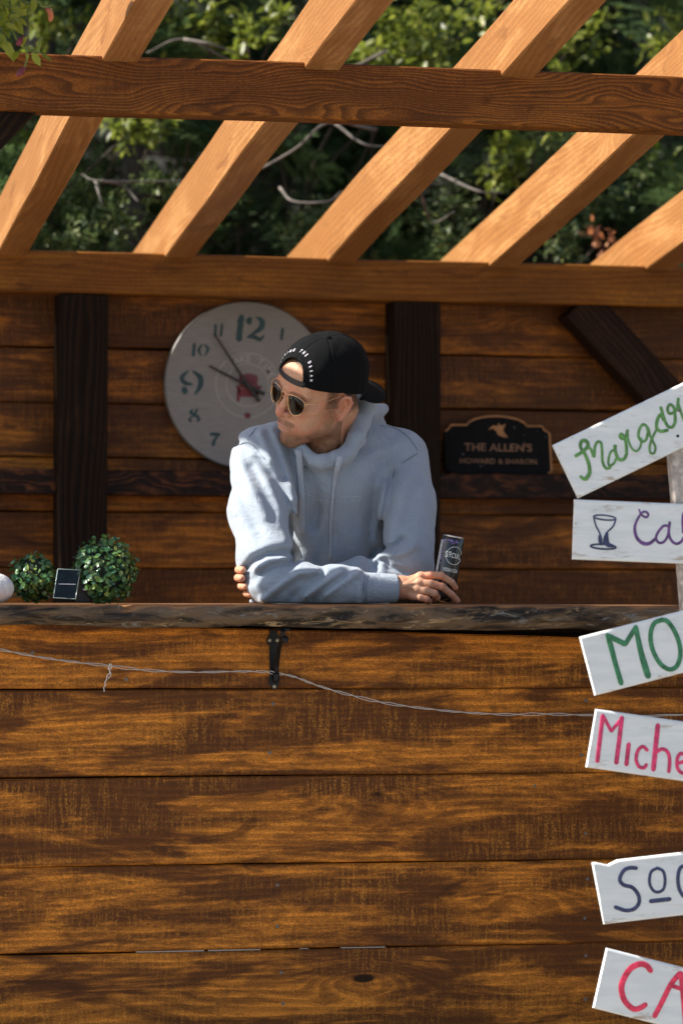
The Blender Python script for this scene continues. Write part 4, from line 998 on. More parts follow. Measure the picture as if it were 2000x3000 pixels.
# ---- cap
CAPC, CAPR = np.array([0, -.012, .048]), np.array([.0865, .1065, .0965])
def cap_plane(q): return .046 + .22 * q[:, 1] * (q[:, 1] > 0) + .40 * q[:, 1] * (q[:, 1] <= 0) - .0
def cap_sdf(p):
    q = hloc(p)
    r = (np.abs((q - CAPC) / CAPR) ** np.array([2.25, 2.25, 2.5])).sum(1); sh = (r ** (1 / 2.25) - 1) * .094
    sh = sh + .0011 * hnoise(q, 55, 8) + .0009 * hnoise(q, 25, 5)
    phi = np.arctan2(q[:, 0] - CAPC[0], q[:, 1] - CAPC[1])
    sm = np.abs((phi / (math.pi / 3) + .5) % 1 - .5) * np.hypot(q[:, 0], q[:, 1] + .012)     # six panel seams
    sh = sh + .0012 * np.exp(-(sm / .0022) ** 2)
    d = np.abs(sh) - .0016
    d = smax(d, cap_plane(q) - q[:, 2], .0015)
    # arch opening over the forehead, closed below by the strap
    ar = np.hypot(q[:, 0] / .041, np.clip(q[:, 2] - .073, 0, 1) / .044) - 1
    ar = np.where(q[:, 2] < .073, np.abs(q[:, 0]) / .041 - 1, ar) * .041
    d = np.where(q[:, 1] > 0, smax(d, -ar, .0012), d)
    rim = np.where(q[:, 1] > 0, np.maximum(np.abs(sh) - .0026, np.abs(ar) - .0026), 1.0)
    rim = smax(rim, cap_plane(q) - q[:, 2], .0015)
    d = smin(d, rim, .0008)
    band = smax(np.maximum(np.abs(sh) - .0023, np.abs(q[:, 2] - cap_plane(q) - .001) - .0016), np.where(q[:, 1] > 0, .041 - np.abs(q[:, 0]), -1), .001)
    d = smin(d, band, .0008)
    # button
    d = smin(d, elp(q, (0, -.012, .1455), (.0085, .0085, .0045)), .001)
    # brim at the nape: a curved plate
    yb = -(q[:, 1] + .095); zz = q[:, 2] - (.020 - .50 * np.clip(yb, -.02, 1) - 4.5 * q[:, 0] ** 2)
    bd = np.abs(zz) * .75 - .0022
    out = np.hypot(q[:, 0] / .080, np.clip(yb, -.06, 1) / .092) - 1
    bd = smax(bd, out * .076, .002); bd = smax(bd, -(sh + .001), .001)
    bd = np.where(yb > -.06, bd, .05)
    d = smin(d, bd, .002)
    return d * HS
gc = G('black_cotton_twill'); vc = gc.coord(False); nc = gc.noise(vc, 600, 3, .7)
M['cap'] = gc.fin(gc.mix(gc.mr(nc, .3, .7), (.0025, .003, .0035), (.005, .006, .007)), .9, gc.bump(nc, .0008), .12)
cb = np.array([H(x, y, z) for x in (-.1, .1) for y in (-.20, .11) for z in (-.08, .165)])
cv, cq = surfnet(cap_sdf, cb.min(0), cb.max(0), .0019)
cap = mk('cap', cv, cq, M['cap'], PE, smooth=True)
def cap_pt(x, z, off):
    """the point of the cap's front shell at local x, z"""
    r = 1 - abs((x - CAPC[0]) / CAPR[0]) ** 2.25 - abs((z - CAPC[2]) / CAPR[2]) ** 2.5
    y = CAPC[1] + CAPR[1] * max(r, 0) ** (1 / 2.25); return np.array([x, y + off, z])
P = []; 
for x in np.linspace(-.044, .044, 15):
    c3 = cap_pt(x, .068, .0016); P.append(c3)
mb = MB(); ring = []
for c3 in P:
    zb_ = .0615
    for dy, dz in ((.0012, 0), (.0012, .013), (-.0012, .013), (-.0012, 0)): ring.append(H(c3[0], c3[1] + dy, zb_ + dz))
mb.add(ring, [(i * 4 + k2, (i + 1) * 4 + k2, (i + 1) * 4 + (k2 + 1) % 4, i * 4 + (k2 + 1) % 4) for i in range(14) for k2 in range(4)] + [(0, 1, 2, 3), (59, 58, 57, 56)])
strap = mb.build('strap', plain('grey_plastic_strap', (.030, .032, .037), .45), cap, origin=wl(PE))
mb = MB()
for x in np.linspace(-.020, .032, 8):
    c3 = cap_pt(x, .068, .0032); mb.disc(H(*c3), HR @ np.array([0, 1, 0]), .0017 * HS, .0009, 10)
tag(mb.build('strap_studs', plain('stud', (.012, .012, .013), .4), cap, origin=wl(PE)), kind='stuff')
txt = 'LIVING THE DREAM'; mb = MB()
for i, ch in enumerate(txt):
    if ch == ' ': continue
    V, F = font_mesh(ch, .03); V = V - [V[:, 0].mean(), .36, 0]; th = math.radians(10 + i * (160 / (len(txt) - 1)))
    # reads left to right as seen from the front: the wearer's right is image left
    R_ = .0545; cx_, cz_ = math.cos(th) * R_, .073 + math.sin(th) * R_ * 1.02
    er = np.array([math.cos(th), math.sin(th)]); et = np.array([-math.sin(th), math.cos(th)])
    pts = []
    for v_ in V:
        x = cx_ + et[0] * v_[0] * .0066 + er[0] * v_[1] * .0066; z = cz_ + et[1] * v_[0] * .0066 + er[1] * v_[1] * .0066
        pts.append(H(*cap_pt(x, z, .006)))
    pts = np.array(pts); yv = HR @ np.array([0, 1.0, 0])
    for _ in range(8): pts = pts - yv * (cap_sdf(pts) - .0005)[:, None] * .9
    mb.add(pts, F)
mb.build('cap_lettering', plain('white_thread', (.62, .60, .70), .7), cap, origin=wl(PE))

# ---- aviator sunglasses
SG = empty('sunglasses', H(0, .11, .02)); SG.parent = PE; SG.location = H(0, .11, .02) - wl(PE); _wl[SG.name] = H(0, .11, .02)
def lens_pt(sx, u, v_, off=0):
    u, v_ = u * .94, v_ * .93
    x = .0335 + u; y = .1030 - 3.0 * x * x - .10 * v_ + off
    return H(sx * x, y - .0005, .018 + v_)
lo_ = [(-.024, .012), (-.018, .0185), (-.004, .0215), (.012, .0205), (.0245, .0150), (.0275, .004), (.0245, -.011), (.016, -.0225), (.006, -.0275), (-.004, -.0260), (-.014, -.0175), (-.021, -.005)]
lo_ = [tuple(a[:2]) for a in spline([np.array([*a, 0]) for a in lo_ + lo_[:1]], 4)][:-1]
gl = G('dark_lens'); gl.b.inputs['Coat Weight'].default_value = .12; gl.b.inputs['Coat Roughness'].default_value = .02
M['lens'] = gl.fin((.008, .004, .002), .06, None, .22)
M['gold'] = plain('gold_wire', (.78, .50, .27), .22, 1.0)
for sx in (1, -1):
    cen = lens_pt(sx, .001, -.002, .002); V = [cen]; F = []; nl = len(lo_)
    for fr_ in (.5, 1.0):
        for (u, v_) in lo_: V.append(lens_pt(sx, .001 + (u - .001) * fr_, -.002 + (v_ + .002) * fr_, .002 * (1 - fr_ ** 2)))
    for i in range(nl):
        j = (i + 1) % nl; F.append((0, 1 + i, 1 + j)); F.append((1 + i, 1 + nl + i, 1 + nl + j, 1 + j))
    V2 = [v_ - HR @ np.array([0, .0016, 0]) for v_ in V]; nn = len(V)
    F2 = [tuple(x + nn for x in f[::-1]) for f in F] + [(1 + nl + i, nn + 1 + nl + i, nn + 1 + nl + (i + 1) % nl, 1 + nl + (i + 1) % nl) for i in range(nl)]
    mk('lens', V + V2, F + F2, M['lens'], SG, smooth=True)
mb = MB()
for sx in (1, -1):
    mb.tube([lens_pt(sx, u, v_) for u, v_ in lo_ + lo_[:2]], .0011, 6, False)
    mb.tube([lens_pt(sx, .027, .008), H(sx * .064, .086, .029), H(sx * .069, .083, .030)], .0014, 6)
    mb.tube(spline([H(sx * .069, .083, .030), H(sx * .073, .060, .029), H(sx * .0765, .030, .030), H(sx * .078, .004, .033), H(sx * .080, -.010, .030)], 4), .0008, 6)
    mb.tube([lens_pt(sx, -.020, -.004), H(sx * .0105, .0985, .010), H(sx * .0095, .0965, .006)], .0006, 5)
mb.tube(spline([lens_pt(-1, -.0185, .0180), H(-.006, .1045, .0372), H(.006, .1045, .0372), lens_pt(1, -.0185, .0180)], 4), .0011, 6)
mb.tube(spline([lens_pt(-1, -.0225, .004), H(-.004, .1060, .0252), H(.004, .1060, .0252), lens_pt(1, -.0225, .004)], 4), .0010, 6)
mb.build('wire_frame', M['gold'], SG, smooth=True)

# ================================================================ DRINKS CAN
cb_, ct_ = at(1292, 1768, .088), at(1328, 1571, .088)
ax3 = (ct_ - cb_); Lc = np.linalg.norm(ax3); ax3 /= Lc; RC = .0282
sx3 = np.cross(ax3, [0, 1.0, 0]); sx3 /= np.linalg.norm(sx3); sy3 = np.cross(ax3, sx3)
if sx3[0] < 0: sx3 = -sx3
front = -c_f - ax3 * np.dot(-c_f, ax3); front /= np.linalg.norm(front); side3 = np.cross(front, ax3); side3 /= np.linalg.norm(side3)
if side3[0] < 0: side3 = -side3
cb_ = cb_ + ax3 * .006
CN = empty('drink_can', cb_, 'slim black drink can with white round logo, tilted in the man\'s hand', 'can')
def cy(s_, t_, off=.0003, R=RC):    # s: arc length from the middle facing the camera, t: height
    a = s_ / R; return cb_ + ax3 * t_ + (front * math.cos(a) + side3 * math.sin(a)) * (R + off)
prof = [(0, .020), (.002, .0225), (.006, .0262), (.011, RC), (.147, RC), (.152, .0265), (.156, .0245), (.158, .0250), (.1595, .0250), (.1595, .0235), (.157, .0225), (.157, 0.0001)]
n = 40; V = []
for t_, r_ in prof:
    for k2 in range(n): V.append(cy(0, t_, 0, 1) - front + (front * math.cos(2 * math.pi * k2 / n) + side3 * math.sin(2 * math.pi * k2 / n)) * r_)
F = [(i * n + k2, i * n + (k2 + 1) % n, (i + 1) * n + (k2 + 1) % n, (i + 1) * n + k2) for i in range(len(prof) - 1) for k2 in range(n)] + [tuple(range(n - 1, -1, -1))]
nb_ = 7
cbm = mk('can_body', V[:n * nb_], [f for f in F if max(f) < n * nb_], plain('gloss_black_can', (.008, .009, .011), .22, 0, .6), CN, smooth=True)
mk('can_lid', V[n * (nb_ - 1):], [tuple(x - n * (nb_ - 1) for x in f) for f in F if min(f) >= n * (nb_ - 1)], plain('bare_aluminium', (.55, .52, .50), .3, 1.0), CN, smooth=True)
ink = plain('white_ink', (.72, .72, .70), .4)
def cyl_text(mb, txt, s0, s1, t0, h, bold=.02):
    V, F = font_mesh(txt, bold); V[:, 0] = (V[:, 0] - V[:, 0].min()) / (V[:, 0].max() - V[:, 0].min()); V[:, 1] /= V[:, 1].max()
    mb.add([cy(s0 + (s1 - s0) * v_[0], t0 + v_[1] * h) for v_ in V], F)
mb = MB(); s_c = .0105
for a0, a1 in ((math.radians(18), math.radians(168)), (math.radians(200), math.radians(345))):
    mb.tube([cy(s_c + .0215 * math.cos(a), .112 + .0215 * math.sin(a)) for a in np.linspace(a0, a1, 22)], .0008, 4)
mb.build('ring_logo', ink, CN)
mb = MB(); cyl_text(mb, 'S', -.0135, -.0060, .1060, .0150); cyl_text(mb, 'o', -.0045, .0010, .1115, .0095); cyl_text(mb, 'C', .0025, .0085, .1060, .0125); cyl_text(mb, 'I', .0105, .0125, .1060, .0125); cyl_text(mb, 'A', .0145, .0215, .1060, .0125); cyl_text(mb, 'L', .0235, .0290, .1060, .0125)
mb.tube([cy(-.0045, .1080), cy(.0010, .1080)], .0007, 4); cyl_text(mb, 'VODKA SODA', -.013, .028, .072, .0085, .02); mb.build('can_lettering', ink, CN)
mb = MB(); s0_, s1_ = -.0400, -.0270
mb.add([cy(s_, t_, .0002) for t_ in (.060, .146) for s_ in np.linspace(s0_, s1_, 5)], [(i, i + 1, i + 6, i + 5) for i in range(4)]); mb.build('nutrition_panel', plain('panel_ink', (.45, .47, .46), .4), CN)
mb = MB()
for t_ in (.141, .136, .127, .119, .111, .108, .099, .091, .088, .08, .072, .069):
    mb.tube([cy(s0_ + .001, t_, .0004), cy((s0_ + s1_) / 2, t_, .0004), cy(s1_ - random.uniform(.001, .006), t_, .0004)], .0005, 4)
tag(mb.build('panel_print', plain('dark_print', (.05, .05, .05), .5), CN), kind='stuff')
mb = MB(); r_ = np.random.default_rng(4)
for i in range(70):
    u = r_.uniform(0, 1); s_ = -.0245 + r_.normal() * .0022 if u < .45 else r_.uniform(-.024, .012); t_ = r_.uniform(.085, .147) if u < .45 else .150 - abs(r_.normal()) * .005
    c3 = cy(s_, min(t_, .1475), .0002); nr = c3 - (cb_ + ax3 * t_); nr /= np.linalg.norm(nr); mb.disc(c3, nr, r_.uniform(.0005, .0013), .0003, 6)
tag(mb.build('printed_dots', plain('violet_dots', (.35, .22, .62), .3), CN), kind='stuff')

# ================================================================ FOLIAGE
def leafmat(name, c1, c2, c3, trans=.35, rough=.45):
    g = G(name); a = g.attr('tint').outputs['Fac']
    c = g.mix(g.mr(a, 0, .5), c1, c2); c = g.mix(g.mr(a, .5, 1), c, c3)
    tr = g.n('ShaderNodeBsdfTranslucent'); g.put(tr.inputs[0], g.mix(.5, c, tuple(min(1, x * 1.8) for x in c2)))
    mx = g.n('ShaderNodeMixShader'); mx.inputs[0].default_value = trans
    g.fin(c, rough, None, .45); g.t.links.new(g.b.outputs[0], mx.inputs[1]); g.t.links.new(tr.outputs[0], mx.inputs[2]); g.t.links.new(mx.outputs[0], g.out.inputs[0])
    return g.mat
def scatter(PV, PF, mats, tints=None):
    """copies of a small mesh: mats (n,3,4)"""
    n_ = len(mats); PV = np.asarray(PV); PF = np.asarray(PF)
    V = np.einsum('nij,vj->nvi', mats[:, :, :3], PV) + mats[:, None, :, 3]
    F = PF[None] + (np.arange(n_) * len(PV))[:, None, None]
    return V.reshape(-1, 3), F.reshape(-1, PF.shape[1]), (np.repeat(tints, len(PV)) if tints is not None else None)
def frames(pos, nrm, s, r, roll=None):
    """orientation matrices: local z = nrm, local x random in the plane"""
    n_ = len(pos); z = nrm / (np.linalg.norm(nrm, axis=1)[:, None] + 1e-9); a = r.normal(size=(n_, 3)) if roll is None else roll
    x = a - (a * z).sum(1)[:, None] * z; x /= np.linalg.norm(x, axis=1)[:, None] + 1e-9; y = np.cross(z, x)
    m_ = np.stack([x, y, z], -1) * np.asarray(s).reshape(-1, 1, 1); return np.concatenate([m_, pos[:, :, None]], 2)
# rounded cupped leaf and pointed leaf
cup = [(0, 0, 0)] + [(.5 + .5 * math.cos(t) * 1.0, .42 * math.sin(t), .10 * (1 if i % 2 else .8)) for i, t in enumerate(np.linspace(math.pi * .86, -math.pi * .86, 8))]
cupF = [(0, i + 1, i + 2, i + 2) for i in range(7)]
cupV = np.array(cup); cupF3 = np.array([(0, i + 1, i + 2) for i in range(7)])
LV = np.array([(0, 0, 0), (.28, .20, .04), (.62, .19, .03), (1, 0, -.08), (.62, -.19, .03), (.28, -.20, .04), (.3, 0, -.01), (.65, 0, -.02)])
LF4 = np.array([(0, 6, 1, 1), (1, 6, 7, 2), (2, 7, 3, 3), (0, 5, 6, 6), (5, 4, 7, 6), (4, 3, 7, 7)])
LF3 = np.array([(0, 6, 1), (1, 6, 7), (1, 7, 2), (2, 7, 3), (0, 5, 6), (5, 4, 7), (5, 7, 6), (4, 3, 7)])
M['box'] = leafmat('plastic_boxwood_leaf', (.024, .085, .045), (.075, .165, .045), (.30, .34, .07), .15, .26)
M['twig'] = plain('twig_bark', (.045, .032, .024), .9, nz=.4)
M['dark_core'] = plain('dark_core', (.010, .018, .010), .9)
def topiary(cx, cy_, Y, R, seed, label, n_=900, squash=1.0):
    c = at(cx, cy_, Y); r = np.random.default_rng(seed); o = empty('topiary_ball', (c[0], c[1], ZT), label, 'artificial plant', 'leafy balls on the counter')
    d = r.normal(size=(n_, 3)); d /= np.linalg.norm(d, axis=1)[:, None]
    rad = R * (r.uniform(.80, 1.0, n_) + .13 * hnoise(d, 3.2, seed) + .07 * hnoise(d, 7, seed + 9))
    pos = c + d * rad[:, None] * np.array([1, 1, squash]); pos[:, 2] = np.maximum(pos[:, 2], ZT + .004)
    nr = d + r.normal(size=(n_, 3)) * .55 + np.array([0, 0, .25]); tint = np.clip(r.normal(.38, .28, n_) + .12 * d[:, 0], 0, 1)
    V, F, T = scatter(cupV, cupF3, frames(pos, nr, r.uniform(.0075, .0150, n_), r), tint)
    f_ = mk('foliage', V, F, M['box'], o); attr(f_, 'tint', T); tag(f_, kind='stuff')
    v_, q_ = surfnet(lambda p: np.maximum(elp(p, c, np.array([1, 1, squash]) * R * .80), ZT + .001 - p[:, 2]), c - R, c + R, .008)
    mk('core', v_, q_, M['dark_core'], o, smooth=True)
    return o
topiary(308, 1672, .02, .0755, 3, 'larger bright green leafy topiary ball on the counter, right of clear block', 1250)
topiary(97, 1692, .03, .0545, 4, 'smaller dark green leafy topiary ball on the counter, left of clear block', 700)
# solar light block between them
SO = empty('solar_light', at(200, 1757, -.02), 'small square clear-edged solar light panel between two leafy balls', 'solar light')
qp = [at(170, 1667, -.012), at(236, 1670, -.012), at(222, 1755, -.03), at(157, 1751, -.03)]
MB().prism(qp, (0, .008, .001)).build('panel', plain('solar_cell', (.006, .009, .009), .22, 0, .35, nz=.5, nscale=40), SO)
mb = MB(); mb.tube([p + np.array([0, -.001, 0]) for p in qp + qp[:2]], .0013, 6, False); mb.build('clear_rim', plain('clear_rim', (.30, .38, .36), .15, 0, .8), SO, smooth=True)
MB().tube([at(172, 1711, -.023), at(222, 1712, -.023)], .0009, 6).build('bus_line', plain('silver_line', (.75, .70, .78), .3, .6), SO)
MB().prism([at(238, 1672, 0), at(262, 1705, 0), at(262, 1762, 0), at(226, 1762, 0)], (0, .03, 0)).build('housing', plain('black_plastic', (.012, .012, .012), .5), SO)
MB().tube([at(243, 1727, -.012), at(262, 1728, -.012)], .0028, 8).build('clip', plain('silver_clip', (.6, .58, .58), .3, .6), SO, smooth=True)
# white ribbed ornament entering at the left
def orn(p):
    c = at(-18, 1724, .0); q = p - c; ang = np.arctan2(q[:, 2], -q[:, 0] + .02)
    return elp(p, c, (.048, .03, .036)) + .0009 * np.sin(ang * 46 + 5 * hnoise(p, 30, 2))
ov, oq = surfnet(orn, at(-18, 1724, 0) - [.06, .04, .05], at(-18, 1724, 0) + [.06, .04, .05], .0018)
tag(mk('shell_ornament', ov, oq, plain('white_shell', (.66, .66, .66), .6, nz=.15, nscale=60), smooth=True), 'white ribbed shell ornament at the left end of the counter', 'ornament')

# ---- hanging petunia entering at the top left
M['petleaf'] = leafmat('petunia_leaf', (.09, .14, .012), (.20, .25, .02), (.34, .38, .06), .45, .5)
M['petstem'] = plain('petunia_stem', (.12, .17, .04), .7)
M['petal'] = plain('magenta_petal', (.14, .018, .035), .6, nz=.4); M['wilt'] = plain('wilted_petal', (.40, .13, .06), .6, nz=.5)
HP = empty('hanging_petunia', at(-60, -140, -.35), 'trailing green petunia with wilted red blooms hanging at top left', 'hanging plant')
zz_ = lambda x, y, Y=-.35: at(x / 6.03, y / 6.03, Y)
r = np.random.default_rng(21)
hpc = at(-110, -170, -.35)
pv = [(hpc[0] + math.cos(t) * rr, hpc[1] + math.sin(t) * rr, hpc[2] + z_) for z_, rr in ((-.02, .07), (.04, .11), (.10, .13)) for t in np.linspace(0, 2 * math.pi, 25)[:-1]]
mk('basket', pv, [(i * 24 + k2, i * 24 + (k2 + 1) % 24, (i + 1) * 24 + (k2 + 1) % 24, (i + 1) * 24 + k2) for i in range(2) for k2 in range(24)] + [tuple(range(23, -1, -1))], plain('basket_fibre', (.12, .08, .04), .9, nz=.4), HP, smooth=True)
for sx in (-1, 0, 1): MB().tube([hpc + [sx * .12, 0, .10], hpc + [0, .0, .42], hpc + [0, .35, .48]], .0015, 5).build('hanger', M['iron'], HP)
stems = [[(-300, -200), (60, 100), (200, 430), (300, 700), (460, 860), (700, 930), (900, 1060)], [(-300, -200), (250, -50), (500, 60), (430, 190), (300, 250), (120, 230)], [(-200, -300), (640, 10), (720, 90), (800, 120), (940, 85)], [(-300, -100), (0, 300), (60, 560), (100, 800)],
         [(460, 860), (490, 950), (480, 1060), (420, 1250)], [(700, 930), (690, 860), (720, 700), (760, 650)], [(-200, -200), (100, 40), (180, 160), (30, 330)], [(-100, 0), (320, 100), (480, 30), (520, 120), (545, 240)], [(-100, 200), (200, 450), (260, 330), (380, 400)], [(780, 110), (830, 60), (800, 20)]]
for j, s_ in enumerate(stems):
    Y_ = -.35 + .05 * math.sin(j * 2.1)
    MB().tube(spline([zz_(*p_, Y_) for p_ in s_], 5), [.0022] * (5 * (len(s_) - 1)) + [.001], 6).build('stem', M['petstem'], HP, smooth=True)
lm = mesh('leaf', LV, LF3, M['petleaf'], True); lms = []
for tval in (.15, .45, .8):
    mm = lm.copy(); a_ = mm.attributes.new('tint', 'FLOAT', 'POINT'); a_.data.foreach_set('value', np.full(len(LV), tval, np.float32)); lms.append(mm)
def put_leaf(par, pos, dirn, nrm, size, me, name='leaf'):
    x = np.asarray(dirn, float); x /= np.linalg.norm(x); z = nrm - x * np.dot(nrm, x); z /= np.linalg.norm(z) + 1e-9; y = np.cross(z, x)
    o = bpy.data.objects.new(name, me); COL.objects.link(o); o.parent = par; pl_ = np.asarray(pos) - wl(par)
    o.matrix_local = Matrix([[x[i] * size, y[i] * size, z[i] * size, pl_[i]] for i in range(3)] + [[0, 0, 0, 1]]); return o
spec = [((210, 330), (410, 580), .052), ((60, 690), (190, 940), .056), ((560, 920), (690, 1110), .042), ((380, 830), (450, 700), .032), ((330, 900), (250, 1040), .036), ((600, -60), (600, 110), .04), ((740, 950), (900, 1060), .03), ((640, 900), (720, 830), .02),
        ((20, 400), (120, 560), .045), ((-20, 560), (60, 760), .05), ((180, 120), (380, 220), .04), ((150, 180), (100, 250), .03), ((0, 60), (60, 160), .03), ((300, 160), (240, 60), .03), ((480, 940), (500, 1120), .02)]
for (a, b, s_) in spec:
    p_, q_ = zz_(*a, -.37), zz_(*b, -.37 + random.uniform(-.02, .02)); put_leaf(HP, p_, q_ - p_, np.array([random.uniform(-.6, .6), -1, random.uniform(0, .8)]), s_, random.choice(lms))
for i in range(90):
    x, y = r.uniform(-350, 420), r.uniform(-150, 700)
    if x + y * .5 > 520: continue
    put_leaf(HP, zz_(x, y, -.35 + r.uniform(-.06, .06)), r.normal(size=3) + [0.3, 0, -.5], np.array([r.normal() * .5, -1, .5]), r.uniform(.022, .045), lms[r.integers(3)])
mb = MB(); mb.tube(spline([zz_(810, 135, -.36), zz_(890, 220, -.365), zz_(900, 320, -.37), zz_(880, 385, -.37)], 4), [.003, .0045, .006, .0065, .006, .0068, .006, .0065, .006, .0055, .0045, .003, .0015], 8); mb.build('wilted_bloom', M['wilt'], HP, smooth=True)
for (a, b, c3) in (((400, 640), (350, 740), (310, 800)), ((440, 1200), (370, 1280), (310, 1330))):
    mb = MB(); mb.tube([zz_(*a, -.37), zz_(*b, -.38), zz_(*c3, -.38)], [.003, .0075, .004], 8); mb.build('bloom', M['petal'], HP, smooth=True)

# ---- woodland behind
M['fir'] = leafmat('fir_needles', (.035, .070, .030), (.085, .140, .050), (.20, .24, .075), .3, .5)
M['fir2'] = leafmat('shaded_fir_needles', (.012, .024, .011), (.026, .048, .018), (.06, .085, .03), .2, .6)  # same needles darkened, shade of the wood put into the colour
M['broad'] = leafmat('broad_leaf', (.055, .080, .012), (.14, .175, .022), (.28, .29, .05), .42, .42)
M['orange_leaf'] = leafmat('rust_leaf', (.30, .10, .04), (.36, .14, .06), (.42, .2, .09), .3, .6)
M['bark'] = plain('grey_bark', (.075, .065, .055), .95, nz=.4, nscale=20, bump=.004)
# one flat spray of needles along local x, about 1 long
sv_ = []; sf_ = []
def _ndl(a, b, wd):
    a = np.array(a, float); b = np.array(b, float); d = b - a; pn = np.array([-d[1], d[0], 0]); pn /= np.linalg.norm(pn) + 1e-9
    k0 = len(sv_); sv_.extend([a - pn * wd * .5, a + pn * wd * .5, b]); sf_.append((k0, k0 + 1, k0 + 2))
rr_ = np.random.default_rng(2)
for (ox, oy, an, L_) in ((0, 0, 0, 1.0), (.15, 0, .75, .5), (.2, 0, -.75, .5), (.4, 0, .7, .42), (.45, 0, -.7, .42), (.65, 0, .65, .28), (.68, 0, -.65, .28)):
    nn_ = int(16 * L_) + 3
    for i in range(nn_):
        t = (i + .5) / nn_ * L_; x, y = ox + math.cos(an) * t, oy + math.sin(an) * t
        for sg in (-1, 1):
            aa = an + sg * rr_.uniform(.7, 1.0); l_ = .105 * (1 - .3 * t)
            _ndl((x, y, 0), (x + math.cos(aa) * l_, y + math.sin(aa) * l_, rr_.uniform(-.03, .04)), .034)
SPV, SPF = np.array(sv_), np.array(sf_)
def conifer(x, y, hgt, rad, seed, label, mat, nspr, z_lo, group=None, zbase=None, size=.30):
    """Trunk, limbs with drooping tips, and sprays of needles along the limbs."""
    r = np.random.default_rng(seed); zb_ = (y - 3.4) * .42 if zbase is None else zbase
    o = empty('fir_tree', (x, y, zb_), label, 'tree', group)
    MB().tube([np.array([x, y, zb_ - .1]), np.array([x + .05, y, zb_ + hgt * .5]), np.array([x, y, zb_ + hgt])], [.05 + hgt * .012, .03 + hgt * .008, .015], 9).build('trunk', M['bark'], o, smooth=True)
    mb = MB(); pos = []; dr = []; nr = []; up_ = []
    nb2 = int(hgt * 9)
    for i in range(nb2):
        f_ = (i + .5) / nb2; z_ = zb_ + z_lo + (hgt - z_lo) * f_; L_ = rad * (1 - f_) ** .75 + .12; th = i * 2.4 + r.uniform(-.4, .4)
        if L_ < .2: L_ = .2
        d3 = np.array([math.cos(th), math.sin(th), 0]); pts = [np.array([x, y, z_]) + d3 * L_ * t + np.array([0, 0, .10 * L_ * t - .28 * L_ * t * t]) + r.normal(size=3) * .02 * L_ for t in (0, .33, .66, 1)]
        pts = spline(pts, 3); mb.tube(pts, np.linspace(.012 + .006 * L_, .003, len(pts)), 5)
        m2 = max(3, int(nspr / nb2 * (L_ / rad) * 1.6))
        for j in range(m2):
            t = r.uniform(.15, 1) ** .8; k_ = t * (len(pts) - 1); a0 = int(min(k_, len(pts) - 2)); pp = pts[a0] + (pts[a0 + 1] - pts[a0]) * (k_ - a0)
            sd = r.choice([-1, 1]); ang = th + sd * r.uniform(.2, 1.1)
            pos.append(pp); dr.append([math.cos(ang), math.sin(ang), r.uniform(-.45, .1)]); nr.append(np.array([0, 0, 1]) + r.normal(size=3) * .35); up_.append(t)
    tag(mb.build('branches', M['twig'], o), kind='stuff')
    pos, dr, nr = np.array(pos), np.array(dr), np.array(nr)
    V, F, T = scatter(SPV, SPF, frames(pos, nr, r.uniform(.6, 1.2, len(pos)) * size, r, dr), np.clip(r.normal(.32, .22, len(pos)) + .3 * (np.array(up_) > .85), 0, 1))
    f_ = mk('needles', V, F, mat, o); attr(f_, 'tint', T); tag(f_, kind='stuff'); return o
G1 = 'dark fir trees beyond the back wall'
conifer(-.15, 4.2, 4.6, 1.5, 1, 'fir tree behind the left end of the back beam, pale twigs', M['fir'], 2600, .7, G1)
conifer(.85, 5.0, 5.6, 1.7, 2, 'fir tree behind the middle rafters above the clock', M['fir'], 2700, .6, G1)
conifer(1.75, 4.4, 5.0, 1.6, 3, 'fir tree behind the right rafters with sunlit sprays', M['fir'], 2700, .6, G1)
conifer(2.75, 5.2, 5.8, 1.8, 4, 'fir tree farthest right behind the rafters', M['fir'], 2000, .6, G1)
FARL = ['leftmost of the near row', 'near row behind the left rafter', 'near row right of the middle rafter', 'near row behind the right rafters', 'rightmost of the near row', 'leftmost of the far row', 'far row above the clock', 'far row above the plaque', 'far row above the wall brace', 'rightmost of the far row']
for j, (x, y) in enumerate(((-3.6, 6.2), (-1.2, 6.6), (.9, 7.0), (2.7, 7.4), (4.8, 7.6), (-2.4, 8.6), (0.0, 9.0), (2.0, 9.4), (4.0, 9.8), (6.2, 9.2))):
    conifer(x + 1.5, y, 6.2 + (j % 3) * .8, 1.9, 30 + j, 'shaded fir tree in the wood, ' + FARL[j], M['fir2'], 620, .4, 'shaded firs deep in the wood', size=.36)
conifer(.12, 3.75, 3.3, .95, 61, 'small sunlit fir nearest the back beam at left', M['fir'], 1500, .5, G1, size=.22)
conifer(2.0, 3.9, 3.4, 1.0, 62, 'small sunlit fir nearest the back beam at right', M['fir'], 1500, .5, G1, size=.22)
G2 = 'leafy shrubs between the firs'
